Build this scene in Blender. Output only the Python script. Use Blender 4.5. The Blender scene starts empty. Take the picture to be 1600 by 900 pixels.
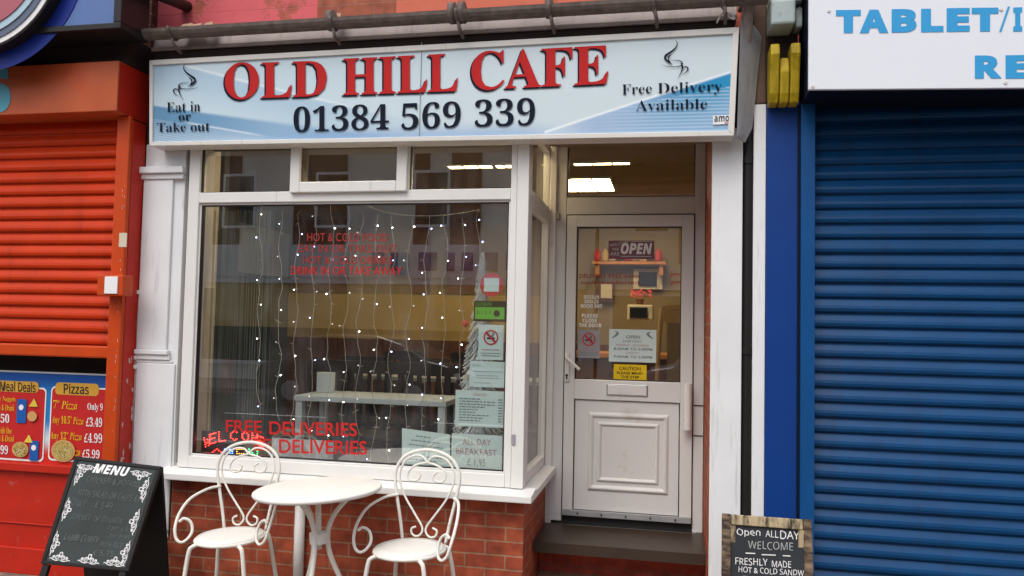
import bpy, bmesh, math, random
from mathutils import Vector, Matrix
random.seed(7)
SC = bpy.context.scene
COL = SC.collection
RAD = math.radians
# ------------------------------------------------------------------ camera
F, EYE = 1220.0, 1.6
YAW, PITCH, ROLL = RAD(11.48), RAD(2.73), RAD(1.21)
FWD = Vector((-math.sin(YAW)*math.cos(PITCH), math.cos(YAW)*math.cos(PITCH), math.sin(PITCH)))
R0 = Vector((math.cos(YAW), math.sin(YAW), 0)); U0 = R0.cross(FWD)
RT = R0*math.cos(ROLL) + U0*math.sin(ROLL); UP = -R0*math.sin(ROLL) + U0*math.cos(ROLL)
cam = bpy.data.objects.new('camera', bpy.data.cameras.new('camera')); COL.objects.link(cam)
cam.matrix_world = Matrix(((RT.x, UP.x, -FWD.x, 0), (RT.y, UP.y, -FWD.y, 0), (RT.z, UP.z, -FWD.z, EYE), (0, 0, 0, 1)))
cam.data.sensor_width = 36; cam.data.lens = F/1600*36; cam.data.clip_end = 500; cam.data.clip_start = .05
SC.camera = cam
# ------------------------------------------------------------------ light
SUN_EL, SUN_AZ = RAD(56), RAD(200)
w = bpy.data.worlds.new('World'); SC.world = w; w.use_nodes = True
nt = w.node_tree; bg = nt.nodes['Background']
sky = nt.nodes.new('ShaderNodeTexSky'); sky.sky_type = 'NISHITA'; sky.sun_disc = False
sky.sun_elevation = SUN_EL; sky.sun_rotation = SUN_AZ; sky.dust_density = 4.0; sky.air_density = 1.0
hs = nt.nodes.new('ShaderNodeHueSaturation'); hs.inputs['Saturation'].default_value = .5
nt.links.new(sky.outputs[0], hs.inputs['Color']); nt.links.new(hs.outputs[0], bg.inputs[0])
bg.inputs[1].default_value = .15
sun = bpy.data.objects.new('sun', bpy.data.lights.new('sun', 'SUN')); COL.objects.link(sun)
sun.data.energy = .7; sun.data.angle = RAD(40); sun.data.color = (1, .985, .96)
sd = Vector((math.sin(SUN_AZ)*math.cos(SUN_EL), math.cos(SUN_AZ)*math.cos(SUN_EL), math.sin(SUN_EL)))
sun.rotation_euler = sd.to_track_quat('Z', 'Y').to_euler(); sun.location = (0, -5, 20)
SC.view_settings.view_transform = 'Standard'; SC.view_settings.look = 'None'; SC.view_settings.gamma = 1
SC.view_settings.exposure = .48
SC.render.engine = 'CYCLES'; SC.cycles.use_denoising = True
SC.cycles.max_bounces = 8; SC.cycles.transparent_max_bounces = 12
SC.cycles.sample_clamp_indirect = 6

def at(px, py, Y):
    """point on the plane y=Y seen at photo pixel (1600x900)"""
    d = RT*(px-800) - UP*(py-450) + FWD*F
    d = d/d.y
    return Vector((d.x*Y, Y, d.z*Y+EYE))
def X(px, py, Y): return at(px, py, Y).x
def Z(px, py, Y): return at(px, py, Y).z

# ------------------------------------------------------------------ materials
def N(t, typ, **k):
    n = t.nodes.new(typ)
    for a, b in k.items(): setattr(n, a, b)
    return n
def mat(name, col, rough=.6, var=.12, vs=6, bump=.0, bs=60, metal=0, dirt=None, dcol=(.12, .1, .08), streak=False, ds=3, spec=.28, coat=0):
    m = bpy.data.materials.new(name); m.use_nodes = True; t = m.node_tree; L = t.links.new
    p = t.nodes['Principled BSDF']; tc = N(t, 'ShaderNodeTexCoord')
    p.inputs['Roughness'].default_value = rough; p.inputs['Metallic'].default_value = metal
    p.inputs['Specular IOR Level'].default_value = spec
    p.inputs['Coat Weight'].default_value = coat
    n = N(t, 'ShaderNodeTexNoise'); n.inputs['Scale'].default_value = vs; n.inputs['Detail'].default_value = 6
    L(tc.outputs['Object'], n.inputs['Vector'])
    mx = N(t, 'ShaderNodeMix', data_type='RGBA')
    a = [max(0, c*(1-var*1.6)) for c in col]; b = [min(1, c*(1+var)) for c in col]
    mx.inputs[6].default_value = (*a, 1); mx.inputs[7].default_value = (*b, 1)
    L(n.outputs[0], mx.inputs[0]); out = mx.outputs[2]
    if dirt:
        mp = N(t, 'ShaderNodeMapping'); L(tc.outputs['Object'], mp.inputs[0])
        if streak: mp.inputs['Scale'].default_value = (6, 6, .6)
        n2 = N(t, 'ShaderNodeTexNoise'); n2.inputs['Scale'].default_value = ds; n2.inputs['Detail'].default_value = 8
        n2.inputs['Roughness'].default_value = .65
        L(mp.outputs[0], n2.inputs['Vector'])
        r = N(t, 'ShaderNodeMapRange'); r.inputs[1].default_value = .72-dirt*.35; r.inputs[2].default_value = .8; r.inputs[4].default_value = .85
        L(n2.outputs[0], r.inputs[0])
        m2 = N(t, 'ShaderNodeMix', data_type='RGBA'); L(r.outputs[0], m2.inputs[0]); L(out, m2.inputs[6]); m2.inputs[7].default_value = (*dcol, 1)
        out = m2.outputs[2]
    L(out, p.inputs['Base Color'])
    if bump:
        nb = N(t, 'ShaderNodeTexNoise'); nb.inputs['Scale'].default_value = bs; nb.inputs['Detail'].default_value = 5
        L(tc.outputs['Object'], nb.inputs['Vector'])
        bu = N(t, 'ShaderNodeBump'); bu.inputs['Strength'].default_value = bump; bu.inputs['Distance'].default_value = .004
        L(nb.outputs[0], bu.inputs['Height']); L(bu.outputs[0], p.inputs['Normal'])
    return m
def brick(name, c1, c2, mortar, ms=.010, bw=.225, rh=.075, rough=.7, floor=False, bump=.5, off=(0, 0), var=.5, paint=None):
    m = bpy.data.materials.new(name); m.use_nodes = True; t = m.node_tree; L = t.links.new
    p = t.nodes['Principled BSDF']; tc = N(t, 'ShaderNodeTexCoord'); p.inputs['Roughness'].default_value = rough; p.inputs['Specular IOR Level'].default_value = .25
    sp = N(t, 'ShaderNodeSeparateXYZ'); L(tc.outputs['Object'], sp.inputs[0])
    cb = N(t, 'ShaderNodeCombineXYZ')
    if floor:
        L(sp.outputs[0], cb.inputs[0]); L(sp.outputs[1], cb.inputs[1])
    else:
        g = N(t, 'ShaderNodeNewGeometry'); sg = N(t, 'ShaderNodeSeparateXYZ'); L(g.outputs['True Normal'], sg.inputs[0])
        ab = N(t, 'ShaderNodeMath', operation='ABSOLUTE'); L(sg.outputs[0], ab.inputs[0])
        gt = N(t, 'ShaderNodeMath', operation='GREATER_THAN'); L(ab.outputs[0], gt.inputs[0]); gt.inputs[1].default_value = .5
        mm = N(t, 'ShaderNodeMix', data_type='FLOAT'); L(gt.outputs[0], mm.inputs[0]); L(sp.outputs[0], mm.inputs[2]); L(sp.outputs[1], mm.inputs[3])
        ax = N(t, 'ShaderNodeMath', operation='ADD'); L(mm.outputs[0], ax.inputs[0]); ax.inputs[1].default_value = off[0]
        az = N(t, 'ShaderNodeMath', operation='ADD'); L(sp.outputs[2], az.inputs[0]); az.inputs[1].default_value = off[1]
        L(ax.outputs[0], cb.inputs[0]); L(az.outputs[0], cb.inputs[1])
    nw = N(t, 'ShaderNodeTexNoise'); nw.inputs['Scale'].default_value = 9; L(cb.outputs[0], nw.inputs['Vector'])
    va = N(t, 'ShaderNodeVectorMath', operation='MULTIPLY_ADD'); L(nw.outputs['Color'], va.inputs[0]); va.inputs[1].default_value = (.006, .006, 0); L(cb.outputs[0], va.inputs[2])
    b = N(t, 'ShaderNodeTexBrick'); b.inputs['Scale'].default_value = 1; b.inputs['Mortar Size'].default_value = ms*.5
    b.inputs['Brick Width'].default_value = bw; b.inputs['Row Height'].default_value = rh; b.inputs['Mortar Smooth'].default_value = .25
    b.inputs['Color1'].default_value = (*c1, 1); b.inputs['Color2'].default_value = (*c2, 1); b.inputs['Mortar'].default_value = (*mortar, 1)
    L(va.outputs[0], b.inputs['Vector'])
    n = N(t, 'ShaderNodeTexNoise'); n.inputs['Scale'].default_value = 14; n.inputs['Detail'].default_value = 8; L(tc.outputs['Object'], n.inputs['Vector'])
    mr = N(t, 'ShaderNodeMapRange'); L(n.outputs[0], mr.inputs[0]); mr.inputs[1].default_value = .3; mr.inputs[2].default_value = .7; mr.inputs[3].default_value = 1-var; mr.inputs[4].default_value = 1.15
    mx = N(t, 'ShaderNodeMix', data_type='RGBA', blend_type='MULTIPLY'); mx.inputs[0].default_value = 1
    L(b.outputs['Color'], mx.inputs[6]); L(mr.outputs[0], mx.inputs[7]); out = mx.outputs[2]
    if paint:
        # list of (x_from, x_to, colour): coats of paint over the brick
        for x0, x1, c in paint:
            g1 = N(t, 'ShaderNodeMath', operation='GREATER_THAN'); L(sp.outputs[0], g1.inputs[0]); g1.inputs[1].default_value = x0
            g2 = N(t, 'ShaderNodeMath', operation='LESS_THAN'); L(sp.outputs[0], g2.inputs[0]); g2.inputs[1].default_value = x1
            g3 = N(t, 'ShaderNodeMath', operation='MULTIPLY'); L(g1.outputs[0], g3.inputs[0]); L(g2.outputs[0], g3.inputs[1])
            n3 = N(t, 'ShaderNodeTexNoise'); n3.inputs['Scale'].default_value = 5; n3.inputs['Detail'].default_value = 9; n3.inputs['Roughness'].default_value = .7; L(tc.outputs['Object'], n3.inputs['Vector'])
            g4 = N(t, 'ShaderNodeMapRange'); L(n3.outputs[0], g4.inputs[0]); g4.inputs[1].default_value = .575; g4.inputs[2].default_value = .62; g4.inputs[3].default_value = .93; g4.inputs[4].default_value = .2
            g5 = N(t, 'ShaderNodeMath', operation='MULTIPLY'); L(g3.outputs[0], g5.inputs[0]); L(g4.outputs[0], g5.inputs[1])
            m3 = N(t, 'ShaderNodeMix', data_type='RGBA'); L(g5.outputs[0], m3.inputs[0]); L(out, m3.inputs[6]); m3.inputs[7].default_value = (*c, 1); out = m3.outputs[2]
    L(out, p.inputs['Base Color'])
    inv = N(t, 'ShaderNodeMath', operation='MULTIPLY_ADD'); L(b.outputs['Fac'], inv.inputs[0]); inv.inputs[1].default_value = -1; L(n.outputs[0], inv.inputs[2])
    bu = N(t, 'ShaderNodeBump'); bu.inputs['Strength'].default_value = bump; bu.inputs['Distance'].default_value = .006
    L(inv.outputs[0], bu.inputs['Height']); L(bu.outputs[0], p.inputs['Normal'])
    return m
def emis(name, col, s):
    m = bpy.data.materials.new(name); m.use_nodes = True; p = m.node_tree.nodes['Principled BSDF']
    p.inputs['Base Color'].default_value = (*col, 1); p.inputs['Emission Color'].default_value = (*col, 1); p.inputs['Emission Strength'].default_value = s
    return m
def glassmat(name, ior=1.75, tint=(.93, .96, .95), rough=.0):
    m = bpy.data.materials.new(name); m.use_nodes = True; t = m.node_tree; L = t.links.new
    t.nodes.remove(t.nodes['Principled BSDF']); o = t.nodes['Material Output']
    a = N(t, 'ShaderNodeBsdfTransparent'); a.inputs[0].default_value = (*tint, 1)
    g = N(t, 'ShaderNodeBsdfGlossy'); g.inputs['Roughness'].default_value = rough
    # Schlick reflectance, the same from both faces of the pane
    ge = N(t, 'ShaderNodeNewGeometry'); dt = N(t, 'ShaderNodeVectorMath', operation='DOT_PRODUCT'); L(ge.outputs['Normal'], dt.inputs[0]); L(ge.outputs['Incoming'], dt.inputs[1])
    ab = N(t, 'ShaderNodeMath', operation='ABSOLUTE'); L(dt.outputs['Value'], ab.inputs[0])
    om = N(t, 'ShaderNodeMath', operation='SUBTRACT'); om.inputs[0].default_value = 1; L(ab.outputs[0], om.inputs[1])
    pw = N(t, 'ShaderNodeMath', operation='POWER'); L(om.outputs[0], pw.inputs[0]); pw.inputs[1].default_value = 5
    r0 = ((ior-1)/(ior+1))**2
    ma = N(t, 'ShaderNodeMath', operation='MULTIPLY_ADD'); L(pw.outputs[0], ma.inputs[0]); ma.inputs[1].default_value = 1-r0; ma.inputs[2].default_value = r0
    x = N(t, 'ShaderNodeMixShader'); L(ma.outputs[0], x.inputs[0]); L(a.outputs[0], x.inputs[1]); L(g.outputs[0], x.inputs[2])
    df = N(t, 'ShaderNodeBsdfDiffuse'); df.inputs[0].default_value = (.7, .7, .68, 1); tc = N(t, 'ShaderNodeTexCoord'); mp = N(t, 'ShaderNodeMapping'); mp.inputs['Scale'].default_value = (3, 1, 1.2); mp.inputs['Rotation'].default_value = (0, .5, 0)
    nz = N(t, 'ShaderNodeTexNoise'); nz.inputs['Scale'].default_value = 1.6; nz.inputs['Detail'].default_value = 8; nz.inputs['Distortion'].default_value = 1.5; L(tc.outputs['Object'], mp.inputs[0]); L(mp.outputs[0], nz.inputs['Vector'])
    mr = N(t, 'ShaderNodeMapRange'); L(nz.outputs[0], mr.inputs[0]); mr.inputs[1].default_value = .42; mr.inputs[2].default_value = .8; mr.inputs[3].default_value = .006; mr.inputs[4].default_value = .07
    x2 = N(t, 'ShaderNodeMixShader'); L(mr.outputs[0], x2.inputs[0]); L(x.outputs[0], x2.inputs[1]); L(df.outputs[0], x2.inputs[2]); L(x2.outputs[0], o.inputs[0])
    return m
def vcol(name, rough=.35):
    m = bpy.data.materials.new(name); m.use_nodes = True; t = m.node_tree
    a = N(t, 'ShaderNodeVertexColor', layer_name='Col'); p = t.nodes['Principled BSDF']; p.inputs['Specular IOR Level'].default_value = .2; p.inputs['Roughness'].default_value = rough
    t.links.new(a.outputs[0], p.inputs['Base Color']); return m

M = {}
M['upvc'] = mat('white_upvc', (.76, .75, .72), .35, .05, 3, dirt=.25, dcol=(.38, .34, .29), streak=True)
M['upvc_clean'] = mat('white_upvc_door', (.72, .71, .69), .35, .05, 2, dirt=.28, dcol=(.4, .36, .3))
M['whitepaint'] = mat('white_masonry_paint', (.76, .77, .78), .6, .07, 4, bump=.25, bs=25, dirt=.42, dcol=(.36, .36, .34), streak=True)
M['cream_timber'] = mat('cream_timber', (.55, .50, .43), .6, .15, 12, dirt=.5, dcol=(.2, .15, .11), streak=True)
M['brick'] = brick('red_brick', (.44, .098, .045), (.33, .062, .033), (.38, .22, .13), ms=.010, off=(.02, .018), var=.42)
M['step_brick'] = brick('step_brick', (.56, .115, .075), (.46, .09, .06), (.34, .14, .11), bw=.11, rh=.088, ms=.007, off=(0, .02), var=.3)
M['stone'] = mat('step_stone', (.46, .27, .19), .85, .35, 14, bump=.6, bs=70, dirt=.25, dcol=(.2, .13, .09), ds=8)
M['upper_brick'] = brick('upper_brick', (.40, .11, .06), (.33, .09, .05), (.33, .14, .09), ms=.008, var=.35, off=(0, .03),
    paint=[(-3.4, -.70, (.66, .12, .14)), (-.20, 4, (.60, .15, .09))])
M['lead'] = mat('lead_fascia', (.36, .30, .28), .6, .2, 8, dirt=.55, dcol=(.14, .11, .1), streak=True)
M['iron'] = mat('cast_iron_gutter', (.17, .135, .12), .65, .4, 22, bump=.6, bs=80, dirt=.6, dcol=(.06, .045, .035), ds=9)
M['black'] = mat('black_plastic', (.018, .016, .016), .38, .2, 8)
M['shadowgap'] = mat('dark_stained_board', (.035, .022, .018), .8, .3, 9)  # near-black for dark boards and for shade painted into gaps
M['soffit'] = mat('soffit_board', (.30, .23, .18), .6, .2, 4)
M['signface'] = vcol('printed_sign_face', .3)
M['alu'] = mat('white_sign_frame', (.70, .68, .64), .4, .06, 5, dirt=.35, dcol=(.42, .37, .32), streak=True)
M['red'] = mat('sign_red', (.50, .018, .018), .5, .04, spec=.12)
M['navy'] = mat('sign_navy', (.006, .010, .024), .6, .05, spec=.1)
M['orange'] = mat('orange_red_paint', (.55, .060, .006), .42, .14, 7, bump=.2, bs=40, dirt=.22, dcol=(.40, .07, .03), ds=5)
M['redpaint'] = mat('red_gloss_paint', (.50, .022, .010), .4, .14, 6, bump=.2, bs=40, dirt=.3, dcol=(.42, .16, .13), ds=16)
M['shutter_red'] = mat('red_shutter_slats', (.55, .040, .005), .38, .16, 5, bump=.5, bs=7, dirt=.5, dcol=(.24, .02, .008), streak=True, ds=1.6, spec=.15)
M['hoodorange'] = mat('faded_orange_hood', (.58, .115, .035), .45, .3, 3, dirt=.5, dcol=(.48, .04, .008), ds=1.8)
M['cyan'] = mat('cyan_number', (.10, .38, .50), .5, .1)
M['peel'] = mat('peeling_primer', (.60, .44, .40), .8, .2, 30)
M['bluepaint'] = mat('royal_blue_paint', (.001, .040, .22), .5, .14, 3, bump=.15, bs=30, dirt=.1, dcol=(.05, .1, .2), ds=9)
M['blueguide'] = mat('mid_blue_guide', (.004, .070, .23), .4, .12, 4)
M['shutter_blue'] = mat('blue_shutter_slats', (.002, .054, .165), .40, .22, 4, bump=.55, bs=6, dirt=.5, dcol=(.012, .032, .085), streak=True, ds=1.6, spec=.22)
M['yellow'] = mat('yellow_corbel_paint', (.46, .33, .01), .55, .3, 12, bump=.5, bs=40, dirt=.6, dcol=(.12, .06, .01), ds=7, streak=True)
M['palestone'] = mat('pale_green_stone', (.42, .50, .49), .7, .15, 14, bump=.6, bs=30, dirt=.4, dcol=(.16, .15, .12), ds=12)
M['brownstone'] = mat('brown_render', (.16, .10, .075), .85, .3, 20, bump=.8, bs=40)
M['greyboard'] = mat('weathered_grey_board', (.34, .34, .35), .7, .2, 10, bump=.5, bs=40, dirt=.45, dcol=(.16, .15, .14), ds=7)
M['whitesign'] = mat('white_sign_board', (.76, .79, .84), .35, .02, 2)
M['skyblue'] = mat('sky_blue_letters', (.035, .33, .66), .45, .06)
M['metalwhite'] = mat('cream_powder_coat', (.77, .755, .69), .35, .08, 12, dirt=.2, dcol=(.45, .36, .24), ds=12)
M['tabletop'] = mat('pale_table_top', (.78, .77, .73), .4, .06, 5, dirt=.3, dcol=(.5, .46, .38), ds=9)
M['darkwood'] = mat('dark_chair_wood', (.022, .014, .010), .4, .3, 9)
M['chalk'] = mat('chalkboard_slate', (.045, .058, .056), .7, .35, 3, dirt=.45, dcol=(.085, .10, .095), ds=2.5)
M['chalk2'] = mat('black_slate', (.032, .036, .042), .7, .3, 5, dirt=.3, dcol=(.06, .065, .07), ds=4)
M['boardframe'] = mat('black_painted_frame', (.012, .011, .011), .55, .2)
M['chalkw'] = mat('white_chalk', (.55, .57, .56), .9, .3, 50)
M['chalkfaint'] = mat('faint_chalk', (.15, .175, .17), .9, .3, 40)
M['white'] = mat('white_print', (.82, .82, .82), .6, .03)
M['paper'] = mat('pale_green_paper', (.62, .74, .71), .7, .04, 3)
M['papergrey'] = mat('grey_card', (.55, .60, .62), .7, .06, 3)
M['ink'] = mat('grey_ink', (.20, .24, .26), .7, .1)
M['inkpink'] = mat('pink_ink', (.45, .22, .24), .7, .1)
M['inkred'] = mat('red_ink', (.55, .04, .05), .7, .1)
M['vinylred'] = mat('red_vinyl', (.52, .018, .018), .5, .05)
M['green'] = mat('green_card', (.16, .50, .06), .6, .05)
M['blackprint'] = mat('black_print', (.01, .012, .012), .6, .05)
M['cautionyellow'] = mat('yellow_card', (.80, .55, .01), .5, .04)
M['wire'] = mat('clear_wire', (.42, .38, .33), .35, .1)
M['tinsel'] = mat('silver_tinsel', (.58, .64, .68), .4, .15, 60, spec=.5)
M['cream_wall'] = mat('cream_plaster', (.27, .205, .115), .8, .06, 2)
M['mustard'] = mat('mustard_dado', (.50, .35, .12), .6, .15, 2)
M['panel_brown'] = mat('brown_panelling', (.15, .055, .02), .55, .3, 6)
M['ceil'] = mat('brown_ceiling', (.30, .22, .15), .8, .08, 3)
M['floorin'] = mat('dark_vinyl_floor', (.05, .035, .025), .4, .2, 5)
M['wallgrey'] = mat('grey_wall_board', (.20, .20, .17), .8, .1, 2)
M['sidewall'] = mat('dark_side_wall', (.035, .042, .040), .6, .2, 3)
M['maroon'] = mat('maroon_board', (.14, .016, .02), .6, .1)
M['slateblue'] = mat('slate_blue_board', (.05, .068, .09), .6, .1)
M['curtain'] = mat('grey_net_curtain', (.10, .13, .12), .8, .2, 20)
M['lighttable'] = mat('grey_laminate', (.42, .47, .49), .4, .05)
M['palewood'] = mat('pale_wood', (.55, .36, .14), .5, .15, 8)
M['screen'] = mat('dark_screen', (.012, .012, .014), .25, .05)
M['steel'] = mat('steel', (.5, .5, .5), .3, .05, metal=1)
M['orangewood'] = mat('orange_pine', (.50, .20, .06), .45, .15, 8)
M['cream_card'] = mat('cream_card', (.62, .56, .42), .7, .05)
M['glass'] = glassmat('window_glass', 3.3)
M['glass2'] = glassmat('door_glass', 2.8)
M['render'] = mat('cream_render', (.80, .77, .68), .85, .06, .6, dirt=.2, dcol=(.35, .32, .27))
M['render_brown'] = brick('brown_brick', (.16, .07, .045), (.12, .05, .035), (.2, .16, .13))
M['oppdark'] = mat('dark_window_glass', (.03, .035, .04), .1, .1)
M['asphalt'] = mat('asphalt', (.05, .05, .052), .85, .25, 3, bump=.5, bs=90)
M['paver'] = brick('block_paving', (.33, .25, .20), (.26, .20, .165), (.07, .055, .045), bw=.2, rh=.1, ms=.008, floor=True, rough=.85)
M['flag'] = brick('concrete_flags', (.30, .28, .26), (.26, .25, .23), (.12, .11, .1), bw=.9, rh=.6, ms=.012, floor=True, rough=.85, var=.3)
M['kerb'] = mat('granite_kerb', (.30, .29, .28), .8, .2, 20)
M['slate'] = mat('roof_slate', (.07, .07, .08), .6, .3, 5)

# ------------------------------------------------------------------ builders
class MB:
    def __init__(s): s.v = []; s.f = []
    def add(s, vs, fs):
        o = len(s.v); s.v += [Vector(v) for v in vs]; s.f += [tuple(i+o for i in f) for f in fs]; return s
    def box(s, x0, x1, y0, y1, z0, z1):
        if x0 > x1: x0, x1 = x1, x0
        if y0 > y1: y0, y1 = y1, y0
        if z0 > z1: z0, z1 = z1, z0
        return s.add([(x0, y0, z0), (x1, y0, z0), (x1, y1, z0), (x0, y1, z0), (x0, y0, z1), (x1, y0, z1), (x1, y1, z1), (x0, y1, z1)],
                     [(0, 3, 2, 1), (4, 5, 6, 7), (0, 1, 5, 4), (1, 2, 6, 5), (2, 3, 7, 6), (3, 0, 4, 7)])
    def frame(s, x0, x1, z0, z1, y0, y1, w, wb=None, wt=None):
        wb = wb or w; wt = wt or w
        s.box(x0, x0+w, y0, y1, z0, z1); s.box(x1-w, x1, y0, y1, z0, z1)
        s.box(x0+w, x1-w, y0, y1, z0, z0+wb); return s.box(x0+w, x1-w, y0, y1, z1-wt, z1)
    def prism(s, poly, d0, axis, d1=None):
        """extrude polygon (list of 3D points) by vector d0"""
        n = len(poly); P = [Vector(p) for p in poly]; D = Vector(d0)
        return s.add(P+[p+D for p in P], [tuple(range(n))[::-1], tuple(range(n, 2*n))]+[(i, (i+1) % n, (i+1) % n+n, i+n) for i in range(n)])
    def tube(s, pts, r, seg=8, close=False, cap=True):
        P = [Vector(p) for p in pts]; n = len(P); R = r if isinstance(r, (list, tuple)) else [r]*n
        rings = []; up = None
        for i in range(n):
            a = P[(i-1) % n] if (close or i > 0) else P[i]; b = P[(i+1) % n] if (close or i < n-1) else P[i]
            t = (b-a).normalized()
            if up is None:
                up = Vector((0, 0, 1)) if abs(t.z) < .9 else Vector((1, 0, 0))
            u = (up - t*up.dot(t)).normalized(); up = u; v = t.cross(u)
            rings.append([P[i]+(u*math.cos(k*2*math.pi/seg)+v*math.sin(k*2*math.pi/seg))*R[i] for k in range(seg)])
        fs = []
        for i in range(n if close else n-1):
            j = (i+1) % n
            for k in range(seg): fs.append((i*seg+k, i*seg+(k+1) % seg, j*seg+(k+1) % seg, j*seg+k))
        if not close and cap: fs += [tuple(range(seg))[::-1], tuple(range((n-1)*seg, n*seg))]
        return s.add([q for rg in rings for q in rg], fs)
    def lathe(s, prof, c=(0, 0, 0), seg=32):
        """prof = [(r,z)...] about vertical axis"""
        c = Vector(c); vs = []; fs = []; n = len(prof)
        for r, z in prof:
            for k in range(seg): vs.append(c+Vector((r*math.cos(k*2*math.pi/seg), r*math.sin(k*2*math.pi/seg), z)))
        for i in range(n-1):
            for k in range(seg): fs.append((i*seg+k, i*seg+(k+1) % seg, (i+1)*seg+(k+1) % seg, (i+1)*seg+k))
        fs += [tuple(range(seg))[::-1], tuple(range((n-1)*seg, n*seg))]
        return s.add(vs, fs)
    def build(s, name, m, parent=None, bevel=0, smooth=False, kind=None, label=None):
        me = bpy.data.meshes.new(name)
        off = parent_loc(parent)
        me.from_pydata([v-off for v in s.v], [], s.f); me.update()
        bm = bmesh.new(); bm.from_mesh(me); bmesh.ops.recalc_face_normals(bm, faces=bm.faces); bm.to_mesh(me); bm.free()
        o = bpy.data.objects.new(name, me); COL.objects.link(o); me.materials.append(m)
        if parent: o.parent = parent
        if bevel:
            b = o.modifiers.new('bevel', 'BEVEL'); b.width = bevel; b.segments = 2; b.limit_method = 'ANGLE'; b.harden_normals = False
        if smooth:
            for p in me.polygons: p.use_smooth = True
        if kind: o['kind'] = kind
        if label: o['label'] = label
        return o
def parent_loc(p):
    v = Vector((0, 0, 0))
    while p: v += p.location; p = p.parent
    return v
def root(name, label, cat, loc=(0, 0, 0), group=None):
    o = bpy.data.objects.new(name, None); COL.objects.link(o); o.location = loc; o.empty_display_size = .1
    o['label'] = label; o['category'] = cat
    if group: o['group'] = group
    return o
def tag(o, label, cat, group=None):
    o['label'] = label; o['category'] = cat
    if group: o['group'] = group
    return o
def copy_tree(o, parent=None):
    c = o.copy(); COL.objects.link(c)
    if parent: c.parent = parent
    for ch in list(o.children): copy_tree(ch, c)
    return c
def crom(pts, n=6):
    P = [Vector(p) for p in pts]; out = []
    for i in range(len(P)-1):
        a = P[max(i-1, 0)]; b = P[i]; c = P[i+1]; d = P[min(i+2, len(P)-1)]
        for k in range(n):
            t = k/n
            out.append(.5*((2*b)+(c-a)*t+(2*a-5*b+4*c-d)*t*t+(3*b-a-3*c+d)*t**3))
    out.append(P[-1]); return out
BASES = {'serif': (0x1D400, 0x1D41A, 0x1D7CE), 'bold': (0x1D5D4, 0x1D5EE, 0x1D7EC), 'boldital': (0x1D63C, 0x1D656, 0x1D7EC), 'ital': (0x1D608, 0x1D622, 0x1D7E2),
         'seriti': (0x1D468, 0x1D482, 0x1D7CE), 'sans': (0x1D5A0, 0x1D5BA, 0x1D7E2)}
def conv(s, st):
    if st not in BASES: return s
    u, l, d = BASES[st]; o = ''
    for ch in s:
        if 'A' <= ch <= 'Z': o += chr(u+ord(ch)-65)
        elif 'a' <= ch <= 'z': o += chr(l+ord(ch)-97)
        elif ch.isdigit(): o += chr(d+ord(ch)-48)
        else: o += ch
    return o
_tc = {}; TMP = bpy.data.scenes.new('lettering')
def text_geo(body, style, offset):
    key = (body, style, offset)
    if key in _tc: return _tc[key]
    cu = bpy.data.curves.new('t', 'FONT'); cu.body = conv(body, style); cu.offset = offset; cu.resolution_u = 3
    o = bpy.data.objects.new('t', cu); TMP.collection.objects.link(o)
    with bpy.context.temp_override(scene=TMP, view_layer=TMP.view_layers[0]):
        dg = bpy.context.evaluated_depsgraph_get(); dg.update()
    me = bpy.data.meshes.new_from_object(o.evaluated_get(dg))
    vs = [(v.co.x, v.co.y) for v in me.vertices]; fs = [tuple(p.vertices) for p in me.polygons]
    bpy.data.objects.remove(o); bpy.data.curves.remove(cu); bpy.data.meshes.remove(me)
    _tc[key] = (vs, fs); return vs, fs
def quadmap(Q):
    TL, TR, BR, BL = [Vector(q) for q in Q]
    n = (BL-TL).cross(TR-TL); n.normalize()
    return lambda u, v, l=0: (TL*(1-u)*v + TR*u*v + BR*u*(1-v) + BL*(1-u)*(1-v)) + n*(-l)
def write(name, body, m, parent, Q, style='plain', offset=0, lift=.002, mirror=False, jitter=0, only=False):
    """letters filling the quad Q (TL,TR,BR,BL); lift is towards the viewer (-y)"""
    vs, fs = text_geo(body, style, offset)
    if not vs: return None
    x0 = min(v[0] for v in vs); x1 = max(v[0] for v in vs); y0 = min(v[1] for v in vs); y1 = max(v[1] for v in vs)
    f = quadmap(Q); TL, TR, BR, BL = [Vector(q) for q in Q]
    n = (TR-TL).cross(BL-TL).normalized()
    if n.y > 0: n = -n
    mb = MB(); ou = []
    for x, y in vs:
        u = (x-x0)/max(1e-6, x1-x0); v = (y-y0)/max(1e-6, y1-y0)
        if jitter: v += jitter*math.sin(u*23)+jitter*.5*math.sin(u*57+1)
        if mirror: u = 1-u
        ou.append(TL*(1-u)*v + TR*u*v + BR*u*(1-v) + BL*(1-u)*(1-v) + n*lift)
    mb.add(ou, fs)
    return mb.build(name, m, parent)
def R4(x0, x1, z0, z1, Y): return [(x0, Y, z1), (x1, Y, z1), (x1, Y, z0), (x0, Y, z0)]
def RP(l, t, r, b, Y):
    """upright world rectangle from photo corners"""
    a = at(l, t, Y); c = at(r, b, Y); return R4(a.x, c.x, c.z, a.z, Y)
def QP(TL, TR, BR, BL, Y): return [at(*p, Y) for p in (TL, TR, BR, BL)]
def ribbon(mb, pts, ws, f, n=6):
    """flat stroke; pts in 2D, f maps (x,y)->3D"""
    P = crom([(p[0], p[1], 0) for p in pts], n); m_ = len(P); W = []
    for i in range(m_):
        t = i/n; k = min(int(t), len(ws)-2); W.append(ws[k]*(1-(t-k))+ws[k+1]*(t-k))
    L_, R_ = [], []
    for i in range(m_):
        d = (P[min(i+1, m_-1)]-P[max(i-1, 0)]); d.normalize(); q = Vector((-d.y, d.x, 0))*W[i]/2
        L_.append(f(*(P[i]+q).xy)); R_.append(f(*(P[i]-q).xy))
    mb.add(L_+R_, [(i, i+1, m_+i+1, m_+i) for i in range(m_-1)])
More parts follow.
